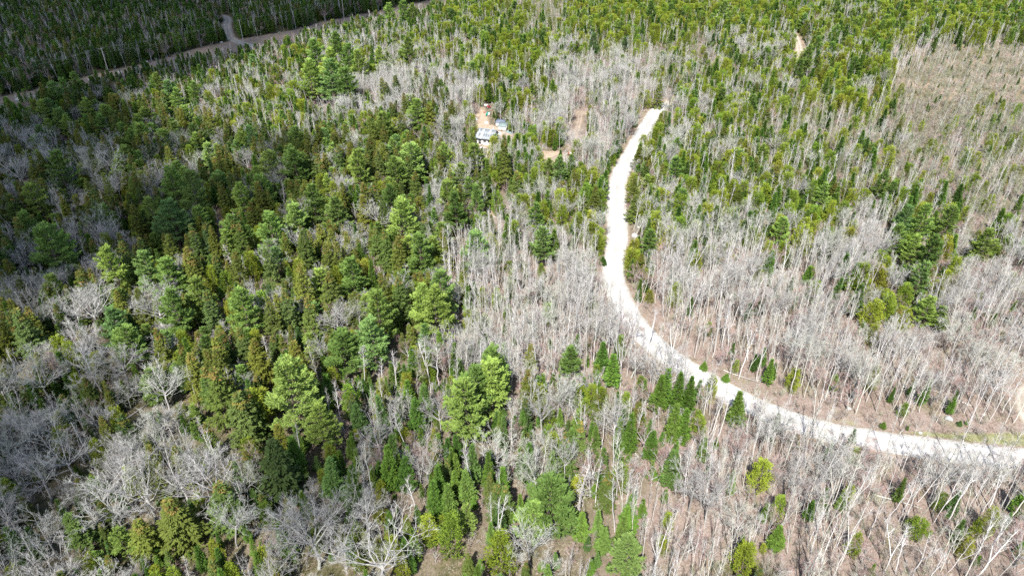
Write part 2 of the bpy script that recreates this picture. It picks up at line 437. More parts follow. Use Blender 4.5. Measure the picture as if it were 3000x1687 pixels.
def make_tamarack(seed, h=7.0, w=2.8):
    r = np.random.default_rng(seed); T = MB(); C = MB()
    st = trunk_path(r, h, 0.3); T.tube(st, np.linspace(0.09, 0.01, 7), 5)
    for k in range(46):
        u = r.uniform(0.12, 0.97); z = h * u
        L = w / 2 * (1.05 - 0.9 * u) * r.uniform(0.7, 1.2) + 0.12
        az = r.uniform(0, 6.283); el = math.radians(r.uniform(-5, 25))
        q, _ = grow(r, [0, 0, z], [math.cos(az) * math.cos(el), math.sin(az) * math.cos(el), math.sin(el)], L, 3, 0.03, 0.12)
        C.tube(q, np.linspace(0.022, 0.008, 4), 3, 1)
        twiggy(r, C, q, L, 8, 0.42, 0, 0.12, 1.0, 4, 0.03)
    return T, C, ['bark_grey'], ['tama', 'bark_grey']

def make_snag(seed, h=11.0, w=3.0):
    r = np.random.default_rng(seed); T = MB(); C = MB()
    st = trunk_path(r, h, 0.4); T.tube(st, np.linspace(0.15, 0.02, 7), 5)
    for k in range(52):
        u = r.uniform(0.18, 0.97); L = w / 2 * (1.08 - 0.85 * u) * r.uniform(0.5, 1.2)
        az = r.uniform(0, 6.283); el = math.radians(r.uniform(-24, 12))
        b = [np.interp(h * u, st[:, 2], st[:, 0]), np.interp(h * u, st[:, 2], st[:, 1]), h * u]
        q, _ = grow(r, b, [math.cos(az) * math.cos(el), math.sin(az) * math.cos(el), math.sin(el)], L, 3, 0.04, 0.14)
        C.tube(q, np.linspace(0.028, 0.008, 4), 3, 0)
        twiggy(r, C, q, L, 5, 0.4, 0, 0.0, 1.0, 2, 0.022)
    return T, C, ['dead'], ['dead']

def make_sapling(seed, h=4.2, w=2.4):
    r = np.random.default_rng(seed); T = MB(); C = MB()
    for k in range(r.integers(3, 7)):
        az = r.uniform(0, 6.283); o = r.uniform(0, 0.35)
        q, _ = grow(r, [math.cos(az) * o, math.sin(az) * o, 0], [math.cos(az) * 0.28, math.sin(az) * 0.28, 1], h * r.uniform(0.65, 1.0), 5, 0.03, 0.10)
        T.tube(q, np.linspace(0.034, 0.008, 6), 3)
        twiggy(r, C, q, h, 18, 0.8, 0, 0.35, 0.9, 6, 0.022)
    return T, C, ['brush'], ['brush', 'brush']

KINDS = {   # kind: (builder, variants, nominal h, nominal w, category, object name)
    'pine': (make_pine, 6, 15.0, 9.0, 'pine tree', 'white_pine'),
    'spruce': (make_spruce, 7, 13.0, 5.2, 'spruce tree', 'spruce_tree'),
    'fir': (lambda s: make_spruce(s, 10.0, 3.1, True), 6, 10.0, 3.1, 'fir tree', 'fir_tree'),
    'cedar': (make_cedar, 5, 9.0, 3.6, 'cedar tree', 'cedar_tree'),
    'birch': (make_birch, 11, 14.0, 3.6, 'birch tree', 'birch_tree'),
    'aspen': (lambda s: make_birch(s, 14.0, 4.6, 'bark_aspen', 'twig_grey', 0.46, 0.45, 25), 9, 14.0, 4.6, 'aspen tree', 'aspen_tree'),
    'maple': (make_maple, 10, 12.0, 8.5, 'maple tree', 'bare_maple'),
    'redmaple': (make_redmaple, 5, 9.0, 4.6, 'maple tree', 'budding_maple'),
    'tamarack': (make_tamarack, 5, 7.0, 2.8, 'larch tree', 'bare_larch'),
    'snag': (make_snag, 3, 11.0, 3.0, 'dead tree', 'dead_spruce'),
    'sapling': (make_sapling, 6, 4.2, 2.4, 'shrub', 'bare_shrub'),
}
PROTO = {}
for ki, (kname, (fn, nv, hh, ww, cat, oname)) in enumerate(KINDS.items()):
    lst = []
    pc = bpy.data.collections.new('kind_' + kname)
    for v in range(nv):
        T, C, tm, cm = fn(1000 * (ki + 1) + v)
        tme = T.mesh('trunk_' + kname, [M[x] for x in tm], True)
        cme = C.mesh('crown_' + kname, [M[x] for x in cm])
        J = MB(); J.v = C.v + [a for a in T.v]; J.n = 0
        J.f = list(C.f) + [f + C.n for f in T.f]
        J.m = list(C.m) + [m_ + len(cm) for m_ in T.m]
        jme = J.mesh('whole_' + kname, [M[x] for x in cm + tm])
        po = bpy.data.objects.new(f'p_{kname}_{v:02d}', jme); pc.objects.link(po)
        lst.append((tme, cme, jme))
    PROTO[kname] = (lst, pc)
print('TRIS proto', sum(len(j.polygons) for l, _ in PROTO.values() for (_, _, j) in l))

# ------------------------------------------------------------------ roads, clearings, the power line corridor (world places read off the photograph)
ROAD_PX = [(3260, 1352), (3120, 1350), (3000, 1345), (2911, 1337), (2737, 1316), (2562, 1290), (2440, 1268), (2329, 1238), (2213, 1192), (2096, 1133), (1985, 1064),
           (1912, 1005), (1852, 940), (1815, 875), (1797, 815), (1800, 760), (1809, 699), (1808, 640), (1806, 582), (1814, 524), (1840, 466), (1873, 408), (1906, 352), (1928, 322),
           (1975, 296), (2080, 262), (2210, 222), (2310, 186), (2340, 156), (2338, 128), (2326, 104), (2290, 82), (2230, 62)]
ROAD = spline([G(*p)[:2] for p in ROAD_PX], 2.0)
FAR_ROAD = spline([G(*p)[:2] for p in [(860, 158), (800, 149), (752, 138), (705, 126), (675, 112), (668, 92), (664, 74), (668, 62), (662, 52), (640, 46), (600, 41)]], 2.0)
DRIVE = spline([G(*p)[:2] for p in [(1905, 356), (1830, 330), (1760, 322), (1706, 330), (1698, 352), (1690, 385), (1680, 415), (1668, 440), (1630, 462), (1590, 475)]], 1.5)
SIDE = spline([G(*p)[:2] for p in [(3075, 1335), (3045, 1280), (3012, 1232), (2996, 1190), (3003, 1150), (3040, 1105)]], 1.5)
YARD = gpoly([(1386, 368), (1390, 345), (1398, 325), (1412, 316), (1426, 320), (1432, 345), (1440, 366), (1480, 376), (1500, 392), (1490, 408), (1466, 412), (1448, 428), (1424, 436), (1402, 432), (1390, 410)])
CLEAR1 = gpoly([(1568, 455), (1582, 443), (1640, 446), (1668, 454), (1640, 468), (1612, 478), (1596, 496), (1584, 494), (1578, 476)])
CLEAR2 = gpoly([(1412, 636), (1424, 614), (1450, 598), (1490, 596), (1500, 606), (1480, 620), (1452, 630), (1430, 642)])
LEDGE1 = gpoly([(1244, 300), (1262, 284), (1275, 292), (1265, 310)]); LEDGE2 = gpoly([(1325, 274), (1345, 270), (1350, 284), (1330, 288)])
DRIVE_END = gpoly([(1684, 338), (1690, 328), (1716, 330), (1710, 350), (1690, 352)])
# corridor: the far edge as seen, and 38 m of width towards the camera
COR_FAR = spline([G(*p)[:2] for p in [(-420, 360), (-200, 322), (0, 285), (120, 260), (230, 232), (330, 206), (450, 180), (560, 148), (650, 126), (760, 106), (870, 86), (960, 62), (1080, 40), (1200, 14), (1330, -10), (1500, -40)]], 6.0)
COR_NEAR = COR_FAR - np.array([0, 1.0]) * 40.0
COR = np.vstack([COR_FAR, COR_NEAR[::-1]])
BOG = gpoly([(2560, 300), (2640, 200), (2690, 150), (2780, 125), (3050, 140), (3200, 200), (3200, 420), (3000, 330), (2850, 290), (2700, 305)])
VERGE = gpoly([(2440, 1250), (2560, 1272), (2700, 1292), (2850, 1310), (3050, 1322), (3050, 1275), (2850, 1268), (2700, 1268), (2560, 1262)])
OPEN = gpoly([(2120, 1120), (2260, 1195), (2440, 1252), (2850, 1300), (3050, 1310), (3050, 1262), (2900, 1242), (2700, 1238), (2500, 1215), (2330, 1165), (2200, 1110)])

ZONES = [
 "dddddddddddddeeggeeeeeeefeeeee",
 "dddddddddffffeefggggfffeeepppp"[:0] + "dddddddddffff" + "feefggggfffeepppp",
 "ddddddffffmmmmffmmmgfgfgefhhhh",
 "dcccccfffffccmfmmmmfffgggghhgg",
 "bbbccccccccccmfffmffffffgfgggg".replace(' ', ''),
 "bcbccccccccccc" + "ffff" + "f" + "ffffff" + "gfggg",
 "cccccccccccccc" + "mfff" + "f" + "ffffffmffgf"[:11],
 "ccbcccccccccc" + "aaaaa" + "f" + "aaaaaaaffmm",
 "bbccccccccccc" + "aaaaa" + "a" + "aaaaaaffmaa",
 "cbbcccccccccc" + "aaaaaa" + "kkkkkkfkkkk",
 "bbbbccccccjjj" + "jjaaaaaakkkkkkkkk",
 "bbbbbccccjjjj" + "jjjjjjjjkkkkkkkkk",
 "bbbbbbcccjjjj" + "jjjjjjaaakkkkkkkk",
 "bbbbbbbcbjjjj" + "jjjjjjaaaaaaaaaaa",
 "bbbbbbcjjjjjj" + "jjjjjaaaalaalaaaa",
 "bbbbbcbjbbbjj" + "jjjjjjaaaaallllll",
 "bbcbbbcjbbbbj" + "cjjjjjalcclalllll",
]
ZONES = [(s + s[-1] * 30)[:30] for s in ZONES]
# ------------------------------------------------------------------ the ground: one sheet to the horizon
def axis_coords(lo, hi, step, far, grow_=1.35):
    a = list(np.arange(lo, hi + 1e-6, step))
    s, x = step, hi
    while x < far: s *= grow_; x += s; a.append(x)
    s, x = step, lo
    b = []
    while x > -far: s *= grow_; x -= s; b.append(x)
    return np.array(b[::-1] + a)
gx = axis_coords(-340, 340, 2.2, 3500); gy = axis_coords(34, 540, 2.2, 4500)
XX, YY = np.meshgrid(gx, gy); ZZ = terr(XX, YY)
nx, ny = len(gx), len(gy)
ii = (np.arange(ny - 1)[:, None] * nx + np.arange(nx - 1)[None, :]).ravel()
F = np.concatenate([np.stack([ii, ii + 1, ii + nx + 1], 1), np.stack([ii, ii + nx + 1, ii + nx], 1)])
gb = MB(); gb.indexed(np.stack([XX.ravel(), YY.ravel(), ZZ.ravel()], 1), F)

m, nt, nodes, L = new_mat('forest_floor'); M['ground'] = m
out = N(nt, 'ShaderNodeOutputMaterial'); b = N(nt, 'ShaderNodeBsdfDiffuse')
geo = N(nt, 'ShaderNodeNewGeometry')
def noise(scale, detail=5, rough=0.6):
    n_ = N(nt, 'ShaderNodeTexNoise'); n_.inputs['Scale'].default_value = scale; n_.inputs['Detail'].default_value = detail; n_.inputs['Roughness'].default_value = rough
    L.new(geo.outputs['Position'], n_.inputs['Vector']); return n_.outputs['Fac']
def ramp(fac, stops):
    c = N(nt, 'ShaderNodeValToRGB'); e = c.color_ramp.elements
    while len(e) < len(stops): e.new(0.5)
    for i, (p, col) in enumerate(stops): e[i].position = p; e[i].color = (*col, 1)
    L.new(fac, c.inputs[0]); return c.outputs[0]
def mix(fac, a, b_, typ='MIX'):
    x = N(nt, 'ShaderNodeMix', data_type='RGBA', blend_type=typ)
    if isinstance(fac, float): x.inputs[0].default_value = fac
    else: L.new(fac, x.inputs[0])
    L.new(a, x.inputs[6]); L.new(b_, x.inputs[7]); return x.outputs[2]
litter = ramp(noise(1.8, 9, 0.78), [(0.28, (0.09, 0.068, 0.055)), (0.42, (0.165, 0.125, 0.103)), (0.55, (0.225, 0.18, 0.158)), (0.72, (0.31, 0.255, 0.225))])
patch = ramp(noise(0.06, 4), [(0.35, (0.155, 0.13, 0.10)), (0.5, (0.215, 0.172, 0.148)), (0.65, (0.26, 0.195, 0.17))])
base = mix(0.3, litter, patch)
moss = ramp(noise(0.35, 6, 0.65), [(0.35, (0.09, 0.10, 0.04)), (0.65, (0.17, 0.16, 0.075))])
mossf = ramp(noise(0.11, 5), [(0.55, (0, 0, 0)), (0.72, (0.6, 0.6, 0.6))])
base = mix(mossf, base, moss)
at = N(nt, 'ShaderNodeAttribute'); at.attribute_name = 'cover'
MOSSY = at.outputs['Alpha']
sepn = N(nt, 'ShaderNodeSeparateColor'); L.new(at.outputs['Color'], sepn.inputs[0])
def soft(sock, n_scale=0.5, amt=0.55):
    a = N(nt, 'ShaderNodeMath', operation='MULTIPLY_ADD'); L.new(noise(n_scale, 6, 0.7), a.inputs[0]); a.inputs[1].default_value = amt * 2; 
    s2 = N(nt, 'ShaderNodeMath', operation='SUBTRACT'); L.new(sock, s2.inputs[0]); s2.inputs[1].default_value = amt
    L.new(s2.outputs[0], a.inputs[2])
    mr = N(nt, 'ShaderNodeMapRange'); mr.inputs[1].default_value = 0.3; mr.inputs[2].default_value = 0.7; L.new(a.outputs[0], mr.inputs[0]); return mr.outputs[0]
deep = ramp(noise(0.8, 8, 0.7), [(0.3, (0.045, 0.045, 0.022)), (0.48, (0.085, 0.08, 0.042)), (0.6, (0.13, 0.105, 0.07)), (0.75, (0.16, 0.15, 0.09))])
base = mix(soft(MOSSY, 0.2, 0.4), base, deep)
dry = ramp(noise(0.7, 8, 0.75), [(0.3, (0.14, 0.105, 0.075)), (0.5, (0.22, 0.17, 0.125)), (0.7, (0.31, 0.25, 0.19))])
green = ramp(noise(0.8, 8, 0.75), [(0.35, (0.11, 0.12, 0.05)), (0.5, (0.19, 0.20, 0.095)), (0.68, (0.31, 0.28, 0.18))])
sand = ramp(noise(0.9, 8, 0.75), [(0.3, (0.20, 0.15, 0.11)), (0.5, (0.30, 0.235, 0.175)), (0.7, (0.40, 0.33, 0.26))])
base = mix(soft(sepn.outputs[0]), base, dry)
base = mix(soft(sepn.outputs[1]), base, green)
base = mix(soft(sepn.outputs[2], 0.8, 0.35), base, sand)
L.new(base, b.inputs[0])
bp = N(nt, 'ShaderNodeBump'); bp.inputs['Strength'].default_value = 0.6; bp.inputs['Distance'].default_value = 0.25
L.new(noise(1.3, 8, 0.7), bp.inputs['Height']); L.new(bp.outputs[0], b.inputs['Normal'])
L.new(b.outputs[0], out.inputs[0])

gme = gb.mesh('forest_ground', [M['ground']], True)
px_, py_ = XX.ravel(), YY.ravel()
near = (np.abs(px_) < 360) & (py_ > 20) & (py_ < 560)
dr = np.full(px_.shape, 99.0); dr[near] = dist_line(ROAD[::3], px_[near], py_[near])
cov = np.zeros((len(px_), 4), np.float32); cov[:, 3] = 0
vn = vnoise(px_, py_, 7.0, 3)
cov[:, 0] = np.clip(1.1 - (dr - 2.8) / 2.2 + (vn - 0.5) * 0.7, 0, 1) * 0.7
incor = inside(COR, px_, py_); cov[incor, 0] = 0.35 + 0.4 * vn[incor]
inbog = inside(BOG, px_, py_); cov[inbog, 0] = 0.2 + 0.5 * vn[inbog]
inop = inside(OPEN, px_, py_); cov[inop, 0] = np.maximum(cov[inop, 0] * 0.3, 0.12)
ver = inside(VERGE, px_, py_); cov[ver, 1] = 1.0; cov[ver, 0] = 0.3
cov[:, 1] = np.maximum(cov[:, 1], np.clip(1.1 - abs(dr - 3.6) / 1.6, 0, 1) * np.clip(vnoise(px_, py_, 13.0, 9) * 2.0 - 0.7, 0, 1))
for poly in (YARD, CLEAR1, CLEAR2, LEDGE1, LEDGE2, DRIVE_END): cov[inside(poly, px_, py_), 2] = 1.0
ux, uy, _ = project(px_, py_, 3.0); uy = np.where(py_ > 20, uy, 2000)
zz_ = np.array([[ord(c) for c in row] for row in ZONES])[np.clip((uy / 100), 0, 16).astype(int), np.clip(ux / 100, 0, 29).astype(int)]
mossy = {'b': .75, 'c': .85, 'j': .55, 'd': .8, 'e': .8, 'f': .5, 'g': .4, 'm': .2, 'h': .65, 'p': .2, 'a': .12, 'k': .0, 'l': .3}
mv = np.zeros(128); 
for q_, v_ in mossy.items(): mv[ord(q_)] = v_
cov[:, 3] = mv[zz_]; cov[inbog, 3] = 0.95 - 0.5 * vn[inbog]; cov[incor | inop, 3] = 0.15; cov[ver, 3] = 0
ca = gme.color_attributes.new('cover', 'FLOAT_COLOR', 'POINT'); ca.data.foreach_set('color', cov.ravel())
ground = tag(link('ground', gme), 'leaf-strewn brown forest floor with mossy and grassy patches', kind='structure')

# ------------------------------------------------------------------ gravel roads as crowned strips
def mat_gravel(name, lo, mid, hi):
    global nt, L, geo
    m, nt, nodes, L = new_mat(name)
    out = N(nt, 'ShaderNodeOutputMaterial'); b = N(nt, 'ShaderNodeBsdfDiffuse'); geo = N(nt, 'ShaderNodeNewGeometry')
    fine = ramp(noise(4.0, 8, 0.75), [(0.3, lo), (0.5, mid), (0.7, hi)])
    big = ramp(noise(0.25, 5, 0.6), [(0.3, (0.82, 0.82, 0.82)), (0.7, (1.1, 1.1, 1.1))])
    at = N(nt, 'ShaderNodeAttribute'); at.attribute_name = 'tracks'
    sepn = N(nt, 'ShaderNodeSeparateColor'); L.new(at.outputs['Color'], sepn.inputs[0])
    tr = ramp(sepn.outputs[0], [(0.0, (0.66, 0.63, 0.58)), (0.5, (0.84, 0.83, 0.81)), (1.0, (1.1, 1.1, 1.1))])
    c = mix(1.0, mix(1.0, fine, big, 'MULTIPLY'), tr, 'MULTIPLY')
    inv = N(nt, 'ShaderNodeMath', operation='MULTIPLY_ADD'); L.new(sepn.outputs[0], inv.inputs[0]); inv.inputs[1].default_value = -1.5; inv.inputs[2].default_value = 0.95
    ed = N(nt, 'ShaderNodeMath', operation='ADD'); L.new(inv.outputs[0], ed.inputs[0])
    nm = N(nt, 'ShaderNodeMath', operation='MULTIPLY'); L.new(noise(0.9, 7, 0.75), nm.inputs[0]); nm.inputs[1].default_value = 0.9; L.new(nm.outputs[0], ed.inputs[1])
    ef = ramp(ed.outputs[0], [(0.88, (0, 0, 0)), (1.08, (1, 1, 1))])
    soil = ramp(noise(2.0, 8, 0.75), [(0.3, (0.12, 0.09, 0.065)), (0.5, (0.21, 0.165, 0.125)), (0.7, (0.29, 0.25, 0.19))])
    c = mix(ef, c, soil)
    L.new(c, b.inputs[0]); L.new(b.outputs[0], out.inputs[0]); return m
M['gravel'] = mat_gravel('pale_gravel', (0.32, 0.315, 0.305), (0.40, 0.395, 0.385), (0.47, 0.465, 0.455))
M['dirt'] = mat_gravel('tan_dirt', (0.18, 0.145, 0.115), (0.26, 0.21, 0.17), (0.34, 0.29, 0.24))
M['far_gravel'] = mat_gravel('sandy_gravel', (0.26, 0.23, 0.19), (0.33, 0.295, 0.25), (0.40, 0.36, 0.31))

def road_strip(name, P, width, mat, label, lift=0.07, seed=1):
    r = np.random.default_rng(seed)
    n = len(P); T = np.gradient(P, axis=0); T = T / np.linalg.norm(T, axis=1)[:, None]; S = np.stack([T[:, 1], -T[:, 0]], 1)
    us = np.array([-1.25, -1.08, -0.72, -0.42, -0.15, 0.15, 0.42, 0.72, 1.08, 1.25]); k = len(us)
    zo = np.array([-0.12, 0.0, 0.03, 0.02, 0.06, 0.06, 0.02, 0.03, 0.0, -0.12]) + lift
    trk = np.array([0.0, 0.22, 0.55, 1.0, 0.48, 0.48, 1.0, 0.55, 0.22, 0.0])
    wl = width / 2 + np.convolve(r.normal(0, 0.42, n + 8), np.ones(9) / 9 ** 0.5 / 1.6, 'valid') * 0.5
    wr = width / 2 + np.convolve(r.normal(0, 0.42, n + 8), np.ones(9) / 9 ** 0.5 / 1.6, 'valid') * 0.5
    off = np.where(us[None] < 0, us[None] * wl[:, None], us[None] * wr[:, None])
    Q = P[:, None] + S[:, None] * off[..., None]
    Z = terr(Q[..., 0], Q[..., 1]) + zo[None]
    V = np.concatenate([Q, Z[..., None]], 2).reshape(-1, 3)
    i0 = (np.arange(n - 1)[:, None] * k + np.arange(k - 1)[None]).ravel()
    F = np.concatenate([np.stack([i0, i0 + k, i0 + k + 1], 1), np.stack([i0, i0 + k + 1, i0 + 1], 1)])
    mb = MB(); mb.indexed(V, F); me = mb.mesh(name, [mat], True)
    c = np.ones((n * k, 4), np.float32); c[:, :3] = np.tile(trk, n)[:, None]
    me.color_attributes.new('tracks', 'FLOAT_COLOR', 'POINT').data.foreach_set('color', c.ravel())
    return tag(link(name, me), label, kind='structure')
CUT = int(np.argmin(np.hypot(*(ROAD - np.array(G(1960, 303)[:2])).T)))
road_strip('gravel_road', ROAD[:CUT + 1], 6.1, M['gravel'], 'pale gravel road curving through the bare woods', 0.07, 1)
road_strip('forest_track', ROAD[CUT:], 3.8, M['far_gravel'], 'narrow sandy track beyond the far road end', 0.062, 5)
road_strip('dirt_road', FAR_ROAD, 5.0, M['far_gravel'], 'sandy dirt road crossing the power line corridor in cloud shade', 0.07, 2)
road_strip('driveway', DRIVE, 2.5, M['dirt'], 'narrow tan dirt driveway leading to the cabin clearing', 0.05, 3)
road_strip('side_track', SIDE, 2.6, M['far_gravel'], 'short pale gravel track joining the road at the grassy verge', 0.045, 4)

# ------------------------------------------------------------------ where every tree stands
Z = {   # stems per candidate spot, (kind, weight, lowest, tallest)
 'd': (0.54, [('fir', .48, 6.5, 11), ('spruce', .08, 8, 11), ('aspen', .15, 8, 11), ('redmaple', .17, 6, 10), ('birch', .06, 8, 11), ('tamarack', .07, 6, 9)]),
 'e': (0.56, [('cedar', .36, 7, 11), ('fir', .22, 7, 11.5), ('spruce', .05, 8, 11), ('tamarack', .24, 6, 9), ('aspen', .15, 8, 11), ('birch', .05, 8, 11), ('pine', .035, 9, 12)]),
 'f': (0.54, [('cedar', .27, 5.5, 10), ('fir', .25, 5.5, 10.5), ('spruce', .05, 7, 11), ('maple', .08, 8, 10), ('aspen', .16, 9, 12), ('birch', .15, 9, 12), ('redmaple', .08, 6, 9), ('tamarack', .05, 5, 8), ('snag', .02, 7, 9), ('pine', .02, 8, 11)]),
 'g': (0.64, [('tamarack', .62, 4, 8), ('cedar', .12, 4, 7), ('aspen', .08, 7, 10), ('birch', .07, 7, 10), ('redmaple', .07, 5, 8), ('fir', .04, 4, 7)]),
 'h': (0.95, [('tamarack', .56, 1.5, 4.5), ('sapling', .30, 1.2, 3), ('birch', .05, 5, 7), ('fir', .06, 1.5, 4), ('redmaple', .05, 2, 4)]),
 'p': (0.80, [('birch', .80, 7, 9.5), ('tamarack', .13, 4, 7), ('fir', .04, 4, 7), ('cedar', .03, 4, 7)]),
 'm': (0.72, [('maple', .14, 8, 11), ('aspen', .32, 9, 12), ('birch', .20, 9, 12), ('redmaple', .16, 6, 9), ('fir', .12, 5, 9), ('cedar', .06, 5, 8)]),
 'c': (0.46, [('spruce', .40, 8, 14), ('pine', .10, 9, 14), ('fir', .22, 5, 11), ('maple', .11, 8, 11), ('aspen', .03, 8, 11), ('cedar', .10, 6, 10), ('redmaple', .05, 6, 9), ('snag', .02, 8, 11)]),
 'b': (0.55, [('maple', .17, 9, 12), ('spruce', .24, 6, 11), ('fir', .24, 4, 9), ('birch', .06, 9, 12), ('aspen', .05, 9, 12), ('cedar', .12, 5, 9), ('redmaple', .06, 6, 9), ('snag', .05, 8, 11)]),
 'a': (1.05, [('birch', .38, 7, 14.5), ('aspen', .36, 6, 14), ('maple', .05, 9, 12), ('redmaple', .08, 6, 9), ('fir', .08, 3, 7), ('cedar', .04, 3, 7)]),
 'k': (1.0, [('birch', .40, 6, 13), ('aspen', .36, 6, 13), ('redmaple', .12, 5, 9), ('maple', .05, 8, 11), ('sapling', .07, 3, 5)]),
 'j': (0.70, [('fir', .40, 5, 10), ('birch', .17, 9, 13), ('aspen', .13, 9, 13), ('maple', .08, 8, 11), ('spruce', .09, 7, 11), ('redmaple', .08, 6, 9), ('cedar', .06, 5, 9), ('snag', .05, 8, 11)]),
 'l': (0.92, [('birch', .24, 7, 12), ('sapling', .34, 3, 5), ('redmaple', .18, 4, 8), ('cedar', .06, 4, 7), ('aspen', .12, 8, 12), ('fir', .04, 3, 6)]),
}
BRUSH = {'a': .52, 'k': .62, 'j': .48, 'b': .55, 'l': .9, 'm': .22, 'h': .5, 'c': .10, 'f': .12, 'g': .18, 'd': .08, 'e': .05, 'p': .3}

